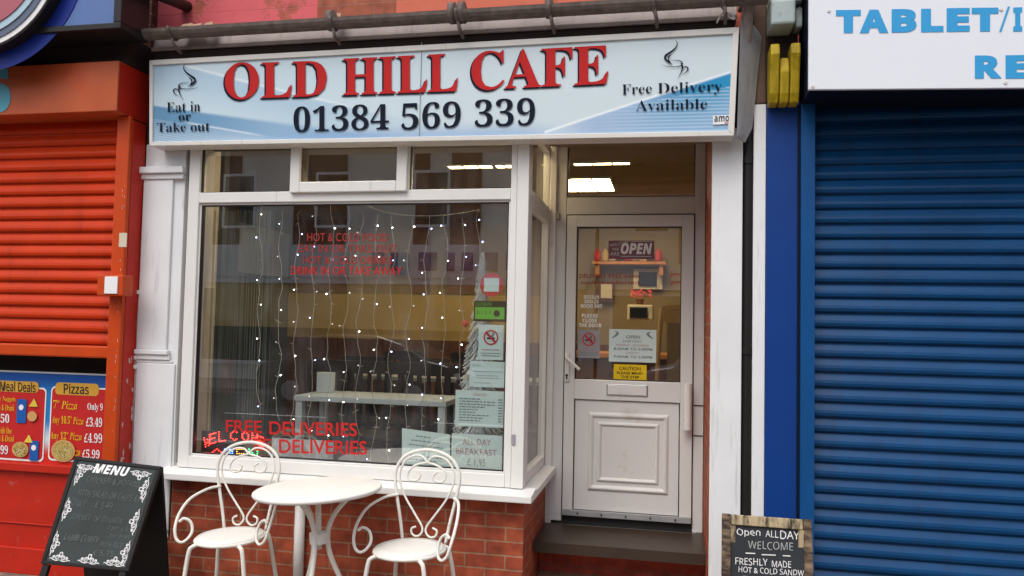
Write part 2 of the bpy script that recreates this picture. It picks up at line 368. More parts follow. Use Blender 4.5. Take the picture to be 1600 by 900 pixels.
def rrect(x0, x1, z0, z1, y, r, seg=5):
    out = []
    for cx, cz, a in ((x1-r, z1-r, 0), (x0+r, z1-r, 90), (x0+r, z0+r, 180), (x1-r, z0+r, 270)):
        for k in range(seg+1):
            t = RAD(a+90*k/seg); out.append((cx+r*math.cos(t), y, cz+r*math.sin(t)))
    return out
def disc(cx, cz, y, r, seg=28): return [(cx+r*math.cos(2*math.pi*k/seg), y, cz+r*math.sin(2*math.pi*k/seg)) for k in range(seg)]
def ring(mb, cx, cz, y, r0, r1, d=.002, seg=28, sz=1):
    for k in range(seg):
        a = 2*math.pi*k/seg; b = 2*math.pi*(k+1)/seg
        mb.prism([(cx+r0*math.cos(a), y, cz+r0*math.sin(a)*sz), (cx+r1*math.cos(a), y, cz+r1*math.sin(a)*sz), (cx+r1*math.cos(b), y, cz+r1*math.sin(b)*sz), (cx+r0*math.cos(b), y, cz+r0*math.sin(b)*sz)], (0, -d, 0), 1)
def paintgrid(name, Q, nx, nz, fn, parent, lift=0, m=None):
    """printed face: a grid whose colours are the print"""
    TL, TR, BR, BL = [Vector(q) for q in Q]; n = (TR-TL).cross(BL-TL).normalized()
    if n.y > 0: n = -n
    off = parent_loc(parent); vs = []; cs = []
    for j in range(nz+1):
        for i in range(nx+1):
            u = i/nx; v = j/nz
            vs.append(TL*(1-u)*v + TR*u*v + BR*u*(1-v) + BL*(1-u)*(1-v) + n*lift - off); cs.append(fn(u, v))
    me = bpy.data.meshes.new(name)
    me.from_pydata(vs, [], [(j*(nx+1)+i, j*(nx+1)+i+1, (j+1)*(nx+1)+i+1, (j+1)*(nx+1)+i) for j in range(nz) for i in range(nx)])
    ca = me.color_attributes.new('Col', 'FLOAT_COLOR', 'POINT')
    ca.data.foreach_set('color', [c for q in cs for c in (*q, 1)])
    o = bpy.data.objects.new(name, me); COL.objects.link(o); me.materials.append(m or M['signface']); o.parent = parent
    return o
def mixc(a, b, t): t = max(0, min(1, t)); return tuple(p*(1-t)+q*t for p, q in zip(a, b))
def sstep(a, b, x): t = max(0, min(1, (x-a)/(b-a))); return t*t*(3-2*t)

# ================================================================== SETTING
YB = 4.20      # bay window and pilaster front
YD = 5.00      # recessed door
MB().box(-40, 40, -.9, 14, -.12, 0).build('pavement', M['paver'], kind='structure')
MB().box(-40, 40, -1.05, -.9, -.12, .004).build('kerb', M['kerb'], kind='structure')
MB().box(-60, 60, -8.2, -1.05, -.2, -.12).build('road', M['asphalt'], kind='structure')
MB().box(-60, 60, -40, -8.2, -.2, 0).build('far_pavement', M['flag'], kind='structure')
mb = MB()
for k in range(12): mb.box(-24+k*4, -22+k*4, -4.75, -4.65, -.12, -.116)
mb.build('road_marking', M['white'], kind='structure')
MB().box(-200, 200, -200, 200, -.5, -.22).build('ground', M['asphalt'], kind='structure')

# ================================================================== CAFE BUILDING
cafe = root('cafe_building', 'red brick cafe front with white framed bay window and recessed white door', 'shop', (-1.4, 4.3, 0))
XL, XR = -3.16, .21      # left pilaster outer edge, reveal brick face
ZS = .667                # underside of sill
# stall riser with return
mb = MB(); mb.box(-2.9, -.762, YB, YB+.2, 0, ZS); mb.box(-.95, -.762, YB+.2, YD+.02, 0, ZS)
mb.build('stall_riser', M['brick'], cafe)
# right reveal brick
xb_ = X(1159, 500, YB)
MB().box(XR, xb_, YB+.015, YD+.1, 0, 2.9).build('brick_reveal', M['brick'], cafe)
# right pilaster and strips
xa = XR; xb = X(1159, 500, YB)
MB().box(xa-.002, xb, YB, YB+.014, 0, 2.66).build('pilaster', M['whitepaint'], cafe, .004)
xs0 = X(1176, 500, YB); xs1 = X(1196, 500, YB)
MB().box(xb+.003, xs0+.01, YB+.09, YB+.5, 0, 3.4).build('pipe_recess', M['brownstone'], cafe)
MB().box(xs0, xs1-.002, YB, YB+.3, 0, Z(1186, 163, YB)).build('white_strip', M['whitepaint'], cafe, .003)
MB().box(xs0-.003, xs1-.002, YB+.0, YB+.3, Z(1186, 163, YB)+.004, 3.6).build('brown_pier', M['brownstone'], cafe, .01)
# left pilaster
xpl0, xpl1 = XL, -2.885
pil = MB().box(xpl0, xpl1, YB, YB+.3, .30, 2.66).build('pilaster', M['whitepaint'], cafe, .004, label='white painted pilaster with capital beside the orange shutter guide')
mb = MB(); zc = Z(250, 268, YB-.03)
mb.box(xpl0-.02, xpl1+.012, YB-.05, YB, zc-.012, zc+.028); mb.box(xpl0-.01, xpl1+.004, YB-.03, YB, zc-.045, zc-.012)
mb.build('capital', M['whitepaint'], pil, .006)
zp = Z(250, 552, YB)
mb = MB(); mb.box(xpl0, xpl1-.05, YB-.035, YB, zp-.008, zp+.022); mb.box(xpl0, xpl1-.045, YB-.022, YB, zp-.04, zp-.008); mb.box(xpl0, xpl1-.03, YB-.012, YB, zp-.06, zp-.04)
mb.build('plinth_moulding', M['whitepaint'], pil, .006)
mb = MB(); mb.box(xpl0+.004, xpl1-.07, YB-.018, YB, zp+.022, zc-.045); mb.box(xpl0+.004, xpl1-.01, YB-.012, YB, .34, zp-.06)
mb.build('raised_panel', M['whitepaint'], pil, .01)
mb = MB()
for r_ in range(4):
    z0 = .0+r_*.077
    for c_ in range(2):
        x0 = xpl0+.004+c_*.14+(r_ % 2)*.03
        mb.box(x0, min(x0+.13, xpl1-.004), YB+.02+random.random()*.015, YB+.3, z0, z0+.068)
mb.build('exposed_white_bricks', M['whitepaint'], pil, .01)
# thin pipe beside pilaster
mb = MB(); mb.tube([(xpl0-.012, YB-.005, .62), (xpl0-.012, YB-.005, 1.75)], .011)
mb.build('cable_conduit', M['whitepaint'], cafe, smooth=True)
for z_ in (1.74, 1.345, 1.29): MB().box(xpl0-.035, xpl0+.012, YB-.025, YB, z_, z_+.025).build('pipe_clip', M['whitepaint'], cafe, .003)
mb = MB(); mb.tube([(xpl0-.03, YB-.03, 1.36), (xpl0-.045, YB-.05, 1.34), (xpl0-.03, YB-.05, 1.30), (xpl0-.015, YB-.035, 1.28)], .009)
mb.build('tap_lever', M['whitepaint'], cafe, smooth=True)
# cream timber trims between pilaster and window
MB().box(-2.882, -2.866, YB+.04, YB+.2, .70, 2.66).build('timber_trim', M['cream_timber'], cafe, .003)
MB().box(-2.863, -2.850, YB+.02, YB+.2, .70, 2.66).build('timber_trim', M['cream_timber'], cafe, .003)
# structure above
ZT = 2.66
MB().box(-3.16, xs1, YB+.003, YB+.25, ZT+.003, 3.16).build('lintel', M['shadowgap'], cafe)
MB().box(-.765, XR, YB+.25, YD+.3, 2.76, 2.80).build('porch_soffit', M['soffit'], cafe)
MB().box(-3.18, .38, YB+.08, YB+.6, 3.163, 6.2).build('upper_wall', M['upper_brick'], cafe)
for sx in (-2.6, -.9): MB().box(sx, sx+1.1, YB+.05, YB+.09, 4.3, 5.8).build('upper_window', M['oppdark'], cafe)
MB().box(-3.4, .55, YB+.3, YB+7, 6.2, 6.4).build('roof', M['slate'], cafe)
# lead fascia board below gutter (slightly leaning)
yf = 4.10
f0 = at(233, 84, yf); f1 = at(1155, 28, yf)
zf0 = (f0.z+f1.z)/2
mb = MB(); mb.prism([(-3.07, yf, zf0+.01), (-3.07, yf+.02, zf0+.115), (-3.07, YB+.079, zf0+.125), (-3.07, YB+.079, zf0+.01)], (3.39, 0, 0), 0)
mb.box(-3.07, .32, yf-.016, yf, zf0, zf0+.022)
fb = mb.build('fascia_board', M['lead'], cafe, .003)
MB().box(-3.06, .31, yf+.004, YB+.002, zf0-.09, zf0-.001).build('shadow_board', M['shadowgap'], cafe)  # dark board filling the gap above the sign as painted shade
# gutter
yg = 4.00
g0 = at(217, 50, yg); g1 = at(1200, 2, yg); zg = (g0.z+g1.z)/2-.028
gut = MB()
prof = []
for k in range(9):
    a = RAD(180+k*180/8); prof.append((math.cos(a)*.050, math.sin(a)*.050))
prof += [(math.cos(RAD(360-k*22.5))*.044, math.sin(RAD(360-k*22.5))*.044) for k in range(9)]
gut.prism([(g0.x, yg+p[0], zg+.045+p[1]) for p in prof], (g1.x-g0.x, 0, 0), 0)
gut.tube([(g0.x-.006, yg, zg+.045), (g0.x+.004, yg, zg+.045)], .051, 16)
gt = gut.build('gutter', M['iron'], cafe, label='weathered cast iron gutter above the cafe sign')
for px_ in (272, 522, 716, 860, 1022, 1130):
    mb = MB(); x_ = X(px_, 30, yg)
    mb.tube([(x_, yg+.054*math.cos(RAD(a)), zg+.045+.054*math.sin(RAD(a))) for a in range(175, 366, 15)], .009, 6)
    mb.tube([(x_+.002, yg-.02, zg-.004), (x_+.012, yg-.005, zg-.05), (x_+.014, yg+.06, zg-.07)], .010, 6)
    mb.build('gutter_bracket', M['iron'], gt, smooth=True)
for px_ in (518, 707, 722, 858): 
    mb = MB(); x_ = X(px_, 30, yg); mb.tube([(x_-.016, yg, zg+.045), (x_+.016, yg, zg+.045)], .0575, 16)
    mb.build('gutter_joint', M['iron'], gt, smooth=True)
# slates stacked behind gutter
for px_, w_, h_ in ((288, .10, .06), (303, .09, .055), (322, .08, .06), (522, .08, .065)):
    p_ = at(px_, 42, yg+.03); zb = zg+.05
    mb = MB(); mb.prism([(p_.x-w_/2, yg+.03, zb), (p_.x+w_/2, yg+.03, zb), (p_.x+w_*.3, yg+.06, zb+h_), (p_.x-w_*.35, yg+.06, zb+h_*.9)], (0, .02, 0), 1)
    mb.build('broken_slate', M['stone'], gt, .004)
# old cable / bracket pipe at top left
mb = MB(); a = at(235, -14, 3.9); b = at(296, 12, 4.3); mb.tube([a, b], .034, 12)
mb.build('overflow_pipe', M['black'], cafe, smooth=True)
mb = MB(); mb.tube(crom([at(1120, 36, 4.08), at(1128, 22, 4.05), at(1142, 22, 4.05), at(1148, 30, 4.06), at(1138, 26, 4.05)], 5), .005, 6); mb.build('loose_white_cable', M['upvc'], gt, smooth=True)
# downpipe
xdp = X(1167.5, 500, YB+.03); 
dp = MB(); dp.tube([(xdp, YB+.04, .0), (xdp, YB+.04, 3.4)], .030, 16)
for z_ in (Z(1168, 249, YB), Z(1165, 548, YB)): dp.tube([(xdp, YB+.04, z_-.018), (xdp, YB+.04, z_+.018)], .037, 16)
dp.build('downpipe', M['black'], cafe, smooth=False, label='black downpipe beside white pilaster')
mb = MB(); xh = X(1172, 15, 4.0); mb.box(xh-.05, xh+.035, 3.98, 4.15, 3.25, 3.42); mb.tube([(xh, 4.06, 3.26), (xh-.01, 4.14, 3.1), (xdp, YB+.04, 2.95)], .032, 10)
mb.build('gutter_outlet', M['lead'], cafe, .01)
# white waste pipe on brick wall
xw = X(468, 840, YB-.03)
mb = MB(); mb.tube([(xw, YB-.032, .0), (xw, YB-.032, .57)], .029, 14); mb.tube([(xw-.003, YB-.032, .53), (xw-.003, YB-.032, ZS)], .022, 14)
mb.build('waste_pipe', M['upvc'], cafe, smooth=True)

# ---- bay window
def X4(px, py): return X(px, py, YB)
gx0, gx1, gz0, gz1 = -2.775, -.867, .792, 2.292
xo0 = -2.846; xpost = -.765
win = MB()
win.box(xo0, gx0, YB-.02, YB+.05, .722, ZT); 
win.box(gx0, gx1, YB-.02, YB+.05, .722, gz0); win.box(gx0, gx1, YB-.02, YB+.05, gz1, gz1+.062)
win.box(gx1, gx1+.034, YB-.02, YB+.05, .722, ZT)
win.box(gx1+.036, xpost, YB-.028, YB+.07, .722, ZT)
win.box(gx0, gx1, YB-.02, YB+.05, ZT-.03, ZT)
xm0, xm1 = X4(457, 270), X4(479, 270)
xn0, xn1 = X4(616, 270), X4(641, 270)
win.box(xm0, xm0+.03, YB-.02, YB+.05, gz1+.062, ZT-.03); win.box(xn1-.03, xn1, YB-.02, YB+.05, gz1+.062, ZT-.03)
window = win.build('window', M['upvc'], cafe, .004, label='white framed bay window with fairy lights inside')
# inner bead
mb = MB(); mb.frame(gx0, gx1, gz0, gz1, YB-.005, YB+.03, .012); mb.build('glazing_bead', M['upvc_clean'], window, .003)
mb = MB(); mb.frame(gx0+.012, gx1-.012, gz0+.012, gz1-.012, YB-.001, YB+.03, .006); mb.build('rubber_seal', M['black'], window)
# opening light
mb = MB(); mb.frame(xm0+.006, xn1-.006, gz1+.050, ZT+.01, YB-.045, YB-.021, .062); mb.build('opening_light', M['upvc'], window, .006)
def pane(name, x0, x1, z0, z1, y, m=None):
    return MB().add([(x0, y, z0), (x1, y, z0), (x1, y, z1), (x0, y, z1)], [(0, 1, 2, 3)]).build(name, m or M['glass'], window)
pane('pane', gx0, gx1, gz0, gz1, YB+.012)
pane('pane', gx0, xm0, gz1+.062, ZT-.03, YB+.012); pane('pane', xm0+.03, xn1-.03, gz1+.062, ZT-.03, YB+.012); pane('pane', xn1, gx1, gz1+.062, ZT-.03, YB+.012)
for x0, x1 in ((gx0, xm0), (xn1, gx1)): MB().frame(x0, x1, gz1+.062, ZT-.03, YB, YB+.02, .006).build('rubber_seal', M['black'], window)
# side light (faces right)
xs = xpost
sd_ = MB()
def yframe(mb, y0, y1, z0, z1, x0, x1, w):
    mb.box(x0, x1, y0, y0+w, z0, z1); mb.box(x0, x1, y1-w, y1, z0, z1); mb.box(x0, x1, y0+w, y1-w, z0, z0+w); mb.box(x0, x1, y0+w, y1-w, z1-w, z1)
yframe(sd_, YB+.072, YD-.005, .722, gz1+.03, xs-.05, xs-.006, .058); yframe(sd_, YB+.072, YD-.005, gz1+.031, ZT+.1, xs-.05, xs-.006, .045)
sd_.build('side_frame', M['upvc'], window, .004)
mb = MB(); mb.add([(xs-.03, YB+.1, .75), (xs-.03, YD-.05, .75), (xs-.03, YD-.05, gz1), (xs-.03, YB+.1, gz1)], [(0, 1, 2, 3)]); mb.build('side_pane', M['glass'], window); mb = MB()
mb.add([(xs-.03, YB+.1, gz1+.06), (xs-.03, YD-.05, gz1+.06), (xs-.03, YD-.05, ZT+.06), (xs-.03, YB+.1, ZT+.06)], [(0, 1, 2, 3)])
mb.build('side_pane', M['glass'], window)
# sill
mb = MB()
mb.prism([(-2.93, 4.075, ZS), (-2.93, 4.075, ZS+.038), (-2.93, YB+.02, ZS+.056), (-2.93, YB+.02, ZS)], (2.93-.70, 0, 0), 0)
mb.prism([(-.70, YB+.02, ZS), (-.70, YB+.02, ZS+.040), (-.80, YB+.02, ZS+.056), (-.80, YB+.02, ZS)], (0, .76, 0), 0)
mb.build('sill', M['upvc'], window, .005)
MB().box(-2.9, -.80, YB+.022, YB+.30, .69, .735).build('inner_sill', M['upvc_clean'], window)
mb = MB(); p = at(802, 687, YB-.03); mb.box(p.x-.011, p.x+.011, YB-.034, YB-.026, p.z-.028, p.z+.028); mb.build('alarm_tab', M['greyboard'], window, .002)

# ---- door
door_fr = MB()
dx0, dx1 = -.738, XR-.002; lx0, lx1 = -.655, .140; lz0, lz1 = .418, 2.312
door_fr.box(dx0, lx0-.006, YD-.03, YD+.05, .372, 2.9); door_fr.box(lx1+.006, dx1, YD-.03, YD+.05, .30, 2.9)
door_fr.box(lx0-.006, lx1+.006, YD-.03, YD+.05, lz1+.006, 2.43); door_fr.box(lx0-.006, lx1+.006, YD-.03, YD+.05, 2.80, 2.9)
door_fr.box(dx0-.03, dx0+.012, YD-.05, YD-.031, .34, 2.9)
dfr = door_fr.build('door_frame', M['upvc_clean'], cafe, .004)
MB().add([(lx0-.006, YD, 2.43), (lx1+.006, YD, 2.43), (lx1+.006, YD, 2.8), (lx0-.006, YD, 2.8)], [(0, 1, 2, 3)]).build('transom_pane', M['glass2'], dfr)
mb = MB(); mb.frame(lx0-.006, lx1+.006, 2.43, 2.8, YD-.012, YD+.01, .007); mb.build('rubber_seal', M['black'], dfr)
dgx0, dgx1, dgz0, dgz1 = -.59, .067, 1.268, 2.238
dm = MB()
dm.box(lx0, dgx0, YD-.045, YD+.02, lz0, lz1); dm.box(dgx1, lx1, YD-.045, YD+.02, lz0, lz1)
dm.box(dgx0, dgx1, YD-.045, YD+.02, dgz1, lz1); dm.box(dgx0, dgx1, YD-.045, YD+.02, 1.12+.022, dgz0); 
dm.box(dgx0+.005, dgx1-.005, YD-.03, YD+.02, lz0+.03, 1.12+.018); dm.box(dgx0, dgx1, YD-.045, YD+.02, lz0, lz0+.03)
door = dm.build('door', M['upvc_clean'], cafe, .004, label='white panelled cafe door with stickers on its glass')
mb = MB(); mb.frame(lx0-.0055, lx1+.0055, lz0-.01, lz1+.0055, YD-.036, YD-.02, .005); mb.build('door_gap', M['black'], door)
MB().add([(dgx0, YD-.01, dgz0), (dgx1, YD-.01, dgz0), (dgx1, YD-.01, dgz1), (dgx0, YD-.01, dgz1)], [(0, 1, 2, 3)]).build('door_pane', M['glass2'], door)
mb = MB(); mb.frame(dgx0, dgx1, dgz0, dgz1, YD-.03, YD-.011, .006); mb.build('rubber_seal', M['black'], door)
mb = MB(); mb.frame(dgx0+.003, dgx1-.003, lz0+.03, 1.142, YD-.034, YD-.029, .003); mb.build('panel_gap', M['black'], door)
# raised panel mouldings
def mould(mb, x0, x1, z0, z1, y, w, h):
    n = 5
    prof = [(w*k/n, h*math.sin(math.pi*k/n)) for k in range(n+1)]
    rings = []
    for o_, hh in prof: rings.append([(x0+o_, y-hh, z0+o_), (x1-o_, y-hh, z0+o_), (x1-o_, y-hh, z1-o_), (x0+o_, y-hh, z1-o_)])
    mb.add([p for r_ in rings for p in r_], [(i*4+k, i*4+(k+1) % 4, (i+1)*4+(k+1) % 4, (i+1)*4+k) for i in range(n) for k in range(4)])
a = at(919, 643, YD-.03); b = at(1044, 774, YD-.03)
mb = MB(); mould(mb, a.x, b.x, b.z, a.z, YD-.03, .038, .014); mould(mb, a.x+.058, b.x-.058, b.z+.058, a.z-.058, YD-.03, .03, .012)
mb.build('panel_moulding', M['upvc_clean'], door)
a = at(948, 600, YD-.045); b = at(1012, 620, YD-.045)
mb = MB().box(a.x+.006, b.x-.006, YD-.056, YD-.045, b.z+.006, a.z-.006).build('letterbox', M['upvc_clean'], door, .003)
lb = MB(); lb.frame(a.x, b.x, b.z, a.z, YD-.052, YD-.0455, .006); lb.build('letterbox_frame', M['steel'], door, .002)
# handles
a = at(886, 575, YD-.05); mb = MB(); mb.box(a.x-.014, a.x+.014, YD-.058, YD-.046, a.z-.085, a.z+.1)
mb.tube([(a.x, YD-.055, a.z+.07), (a.x-.0, YD-.10, a.z+.07), (a.x+.03, YD-.105, a.z+.045), (a.x+.085, YD-.10, a.z-.005)], .010, 8)
mb.build('handle', M['upvc'], door, .003)
mb = MB(); mb.tube([(a.x, YD-.063, a.z-.045), (a.x, YD-.045, a.z-.045)], .008, 10); mb.box(a.x-.004, a.x+.004, YD-.0625, YD-.05, a.z-.07, a.z-.045); mb.build('keyhole', M['black'], door)
a = at(1083, 600, YD-.11); b = at(1079, 672, YD-.11)
mb = MB(); mb.tube([(lx1-.03, YD-.10, a.z), (lx1-.03, YD-.10, b.z)], .024, 14); mb.tube([(lx1-.03, YD-.1, a.z-.05), (lx1-.03, YD-.04, a.z-.05)], .012); mb.tube([(lx1-.03, YD-.1, b.z+.05), (lx1-.03, YD-.04, b.z+.05)], .012)
mb.build('pull_handle', M['upvc'], door)
a = at(872, 338, YD-.06); mb = MB().box(a.x-.012, a.x+.012, YD-.075, YD-.031, a.z-.02, a.z+.02).build('hinge_cap', M['greyboard'], dfr, .004)
for z_ in (Z(1092, 633, YD), Z(1092, 680, YD)): MB().box(lx1+.008, dx1-.004, YD-.0345, YD-.029, z_-.003, z_+.003).build('strike_line', M['black'], dfr)
mb = MB(); mb.box(lx0, lx1, YD-.062, YD-.046, lz0-.004, lz0+.034)
mb.build('weather_bar', M['greyboard'], door, .004)
for k in range(5): MB().tube([(lx0+.1+k*.15, YD-.068, lz0+.015), (lx0+.1+k*.15, YD-.06, lz0+.015)], .006, 8).build('screw', M['black'], door)
MB().box(lx0-.005, lx1+.005, YD-.02, YD+.05, .362, lz0-.005).build('threshold_gap', M['black'], dfr)
MB().box(lx0-.02, lx1+.03, YD-.06, YD-.021, .352, .362).build('threshold_strip', M['steel'], dfr)
# steps
YS = 4.75
st = MB().box(-.762, XR, YS, YD+.1, .29, .35).build('step_tread', M['stone'], cafe, .008)
MB().box(-.762, XR, YS+.03, YD, .09, .289).build('step_riser', M['step_brick'], cafe)
MB().box(-.762, XR, YB+.03, YS+.1, .0, .112).build('lower_step', M['stone'], cafe, .01)

# ---- interior room shell
IX0, IX1, IY1, IZ0, IZ1 = -4.45, 1.35, 8.6, .36, 2.86
MB().box(IX0, IX1, YB+.30, IY1, IZ0-.06, IZ0).build('interior_floor', M['floorin'], cafe)
MB().box(IX0, IX1, YB+.26, IY1, IZ1, IZ1+.05).build('ceiling', M['ceil'], cafe)
MB().box(IX0, IX1, IY1, IY1+.1, IZ0, IZ1).build('back_wall', M['cream_wall'], cafe)
MB().box(IX0, -1.25, IY1-.03, IY1, IZ0+1.05, 1.93).build('mustard_wall_panel', M['mustard'], cafe)  # tan band of the reflected shopfront, painted onto the back wall
mb = MB()
for k in range(53): mb.box(IX0+.01+k*.08, IX0+.085+k*.08, IY1-.045, IY1, IZ0, IZ0+1.05)
mb.build('wood_dado', M['panel_brown'], cafe, .003)
MB().box(IX1, IX1+.1, YD+.05, IY1, IZ0, IZ1).build('interior_right_wall', M['cream_wall'], cafe)
MB().box(XR+.03, IX1, YD+.06, YD+.16, IZ0, IZ1).build('interior_front_wall', M['cream_wall'], cafe)
MB().box(IX0, -2.85, YB+.36, YB+.42, IZ0, IZ1).build('interior_front_wall', M['sidewall'], cafe)
MB().box(IX0-.1, IX0, YB+.3, IY1, IZ0, IZ1).build('interior_left_wall', M['sidewall'], cafe)
MB().box(IX0, IX0+.02, 7.4, 8.5, 2.1, 2.62).build('left_wall_cream_panel', M['wallgrey'], cafe)
MB().box(IX0, IX0+.025, 6.6, 7.4, .85, 1.2).build('left_wall_maroon_panel', M['maroon'], cafe)
MB().box(IX0, IX0+.02, 6.0, 8.5, .4, .84).build('left_wall_blue_panel', M['slateblue'], cafe)
mb = MB(); mb.box(-2.95, -2.84, YB+.05, YB+.3, IZ0, IZ1); mb.build('inner_jamb', M['cream_timber'], cafe)
# dark boards painting the reflected brown bays onto the back wall
mb = MB()
for l, r_ in ((460, 545), (644, 672), (700, 748)):
    x0 = X(l, 360, IY1-.05); x1 = X(r_, 360, IY1-.05); mb.box(x0, x1, IY1-.05, IY1-.002, 1.94, 2.8)
mb.build('dark_wall_board', M['panel_brown'], cafe)

# ================================================================== CAFE SIGN
YSG = 4.06
S = QP((233, 94), (1155, 42), (1147, 212), (233, 228), YSG)
S = [Vector(s) for s in S]
sign = root('cafe_sign', 'pale blue OLD HILL CAFE fascia sign with red serif letters above the window', 'shop sign', (-1.3, YSG+.05, 2.8))
mb = MB(); mb.prism([s+Vector((0, .03, 0)) for s in S], (0, .10, 0), 1); mb.build('sign_box', M['alu'], sign, .004)
sf = quadmap(S)
def inner(wl, wt, wr, wb):
    W = 3.38; H = .54
    return [sf(wl/W, 1-wt/H), sf(1-wr/W, 1-wt/H), sf(1-wr/W, wb/H), sf(wl/W, wb/H)]
I4 = inner(.022, .032, .030, .026)
mb = MB()
for a, b in ((0, 1), (1, 2), (2, 3), (3, 0)): mb.prism([S[a], S[b], I4[b], I4[a]], (0, .04, 0), 1)
mb.build('sign_frame', M['alu'], sign, .003)
# face print: u,v in 0..1 over I4
PXQ = [(239, 101), (1143, 52), (1139, 206), (239, 222)]
def upx(u, v):
    x = (PXQ[0][0]*(1-u)*v+PXQ[1][0]*u*v+PXQ[2][0]*u*(1-v)+PXQ[3][0]*(1-u)*(1-v)); y = (PXQ[0][1]*(1-u)*v+PXQ[1][1]*u*v+PXQ[2][1]*u*(1-v)+PXQ[3][1]*(1-u)*(1-v))
    return x, y
def signcol(u, v):
    x, y = upx(u, v)
    c = (.56, .69, .76)
    c = mixc(c, (.60, .70, .74), sstep(400, 900, x))
    # upper left bluish veil
    y1 = 92+(x-262)*.245 - .00005*(x-262)**2     # white line 1
    y2 = 168+(x-239)*.10 + .0*(x)                # lower blue edge
    t = sstep(y1-2, y1+6, y)*(1-sstep(y1+8, y1+75, y))*(1-sstep(480, 760, x))
    c = mixc(c, (.33, .50, .66), t*.62)
    ln = math.exp(-((y-y1)/1.7)**2)*(1-sstep(500, 640, x))*sstep(255, 275, x); c = mixc(c, (.85, .93, .96), ln*.6)
    # band from left
    yb = 163+(x-239)*.108-(x-239)**2*.00001; t = sstep(yb, yb+3+(x-239)*.03, y)*(1-sstep(yb+20, yb+55, y))*(1-sstep(560, 1000, x)*.6)
    c = mixc(c, mixc((.05, .22, .42), (.18, .36, .57), sstep(250, 520, x)), t*(.85-.4*sstep(300, 700, x)))
    # bottom stripes
    y3 = 185+(x-239)*.155
    if y > y3 and x < 480:
        c = mixc(c, (.40, .53, .68), .5*(1-sstep(420, 480, x)))
        s_ = .5+.5*math.sin((y-(x-239)*.13)*2*math.pi/3.6); c = mixc(c, (.08, .25, .42), s_*.65*(1-sstep(239, 430, x)))
    ln = math.exp(-((y-(189+(x-285)*.155))/1.6)**2)*sstep(285, 310, x)*(1-sstep(400, 450, x)); c = mixc(c, (.85, .92, .96), ln*.6)
    # bottom centre blue haze
    t = sstep(190, 222, y+ (x-600)*.02)*sstep(380, 560, x)*(1-sstep(830, 960, x)); c = mixc(c, (.20, .36, .62), t*.75)
    # right triangle
    ye = 207-(x-880)*.355-((x-880)/260)**2*2.0
    if x > 880 and y > ye:
        base = mixc((.34, .47, .66), (.02, .26, .50), sstep(960, 1120, x)*(1-sstep(ye+20, ye+75, y)*.6))
        if y > ye+ (x-1000)*.16:
            s_ = .5+.5*math.sin((y-(x-900)*-.02)*2*math.pi/5.6); base = mixc(base, (.55, .70, .80), s_*.55*sstep(900, 1060, x))
        c = mixc(c, base, sstep(880, 960, x))
    if x > 880: c = mixc(c, (.92, .96, .98), math.exp(-((y-ye)/2.0)**2)*.75)
    yl = 196-(x-760)*-.0
    return c
paintgrid('printed_panel', I4, 520, 110, signcol, sign, lift=-.012)
YL = YSG+.010
def signtext(body, px4, style='serif', m='navy', lift=.004, off=0, nm='letters'):
    return write(nm, body, M[m], sign, QP(*px4, YL), style, off, lift)
for body, q in (('OLD', ((352, 98.5), (511, 93.5), (511, 151.5), (352, 156.5))), ('HILL', ((537, 92), (716, 83.5), (716, 142.5), (537, 149))), ('CAFE', ((737, 81), (951, 69.5), (951, 132.5), (737, 142.5)))):
    sh = tuple((x-2.8, y+2.6) for x, y in q)
    signtext(body, sh, off=.0, lift=.003, nm='letter_shadow'); signtext(body, q, off=.002, m='red', lift=.0045)
for body, q in (('01384', ((459, 167), (608, 162), (608, 202.5), (459, 207))), ('569', ((627.5, 161.5), (720, 158), (720, 199.5), (627.5, 203.5))), ('339', ((742, 156), (836, 152.5), (836, 196), (742, 199)))):
    signtext(body, q, off=-.004)
signtext('Eat', ((261, 160.5), (291, 159.5), (291, 175), (261, 175.5)), off=-.008); signtext('in', ((298, 158.5), (313, 158), (313, 174), (298, 174.5)), off=-.008)
signtext('or', ((279.5, 179.5), (298.5, 179), (298.5, 188.5), (279.5, 189))); signtext('Take out', ((246, 192.5), (328, 190.5), (328, 205), (246, 206.5)), off=-.008)
signtext('Free', ((972, 132.5), (1018.5, 130.5), (1018.5, 146), (972, 148.5)), off=-.008); signtext('Delivery', ((1027.5, 130), (1128, 126.5), (1128, 147.5), (1027.5, 151)), off=-.008)
signtext('Available', ((993.5, 157), (1105, 154), (1105, 170.5), (993.5, 174)), off=-.008)
def cup(mirror, x0, y0, s):
    mb = MB()
    def f(x, y):
        X_ = x0+((x-500) if not mirror else (500-x))*s; Y_ = y0+(y-226)*s
        p = at(X_, Y_, YL); p.y -= .005; return p
    for pts, ws in (([(503, 66), (520, 95), (508, 130), (470, 165), (427, 195), (420, 222), (450, 250), (481, 273)], [1, 6, 10, 14, 18, 16, 14, 2]),
                    ([(476, 188), (453, 203), (447, 228), (462, 250)], [2, 10, 10, 4]),
                    ([(468, 236), (530, 238), (562, 256), (552, 278), (510, 289), (440, 287), (390, 272)], [2, 6, 9, 8, 6, 4, 1]),
                    ([(550, 258), (562, 290), (552, 332), (522, 390)], [6, 15, 8, 1]),
                    ([(560, 302), (590, 289), (608, 302), (600, 326), (560, 356)], [3, 9, 11, 7, 1])):
        ribbon(mb, pts, ws, f)
    mb.build('cup_logo', M['navy'], sign)
cup(False, 1054.5, 92.7, .189); cup(True, 291, 128, .178)
Qm = QP((1114, 181), (1141, 180), (1141, 194), (1114, 195), YL)
MB().prism([p+Vector((0, -.002, 0)) for p in Qm], (0, -.002, 0), 1).build('maker_plate', M['white'], sign)
write('maker_mark', 'amo', M['slateblue'], sign, QP((1116, 182), (1139, 181), (1139, 190), (1116, 191), YL), 'bold', 0, .006)
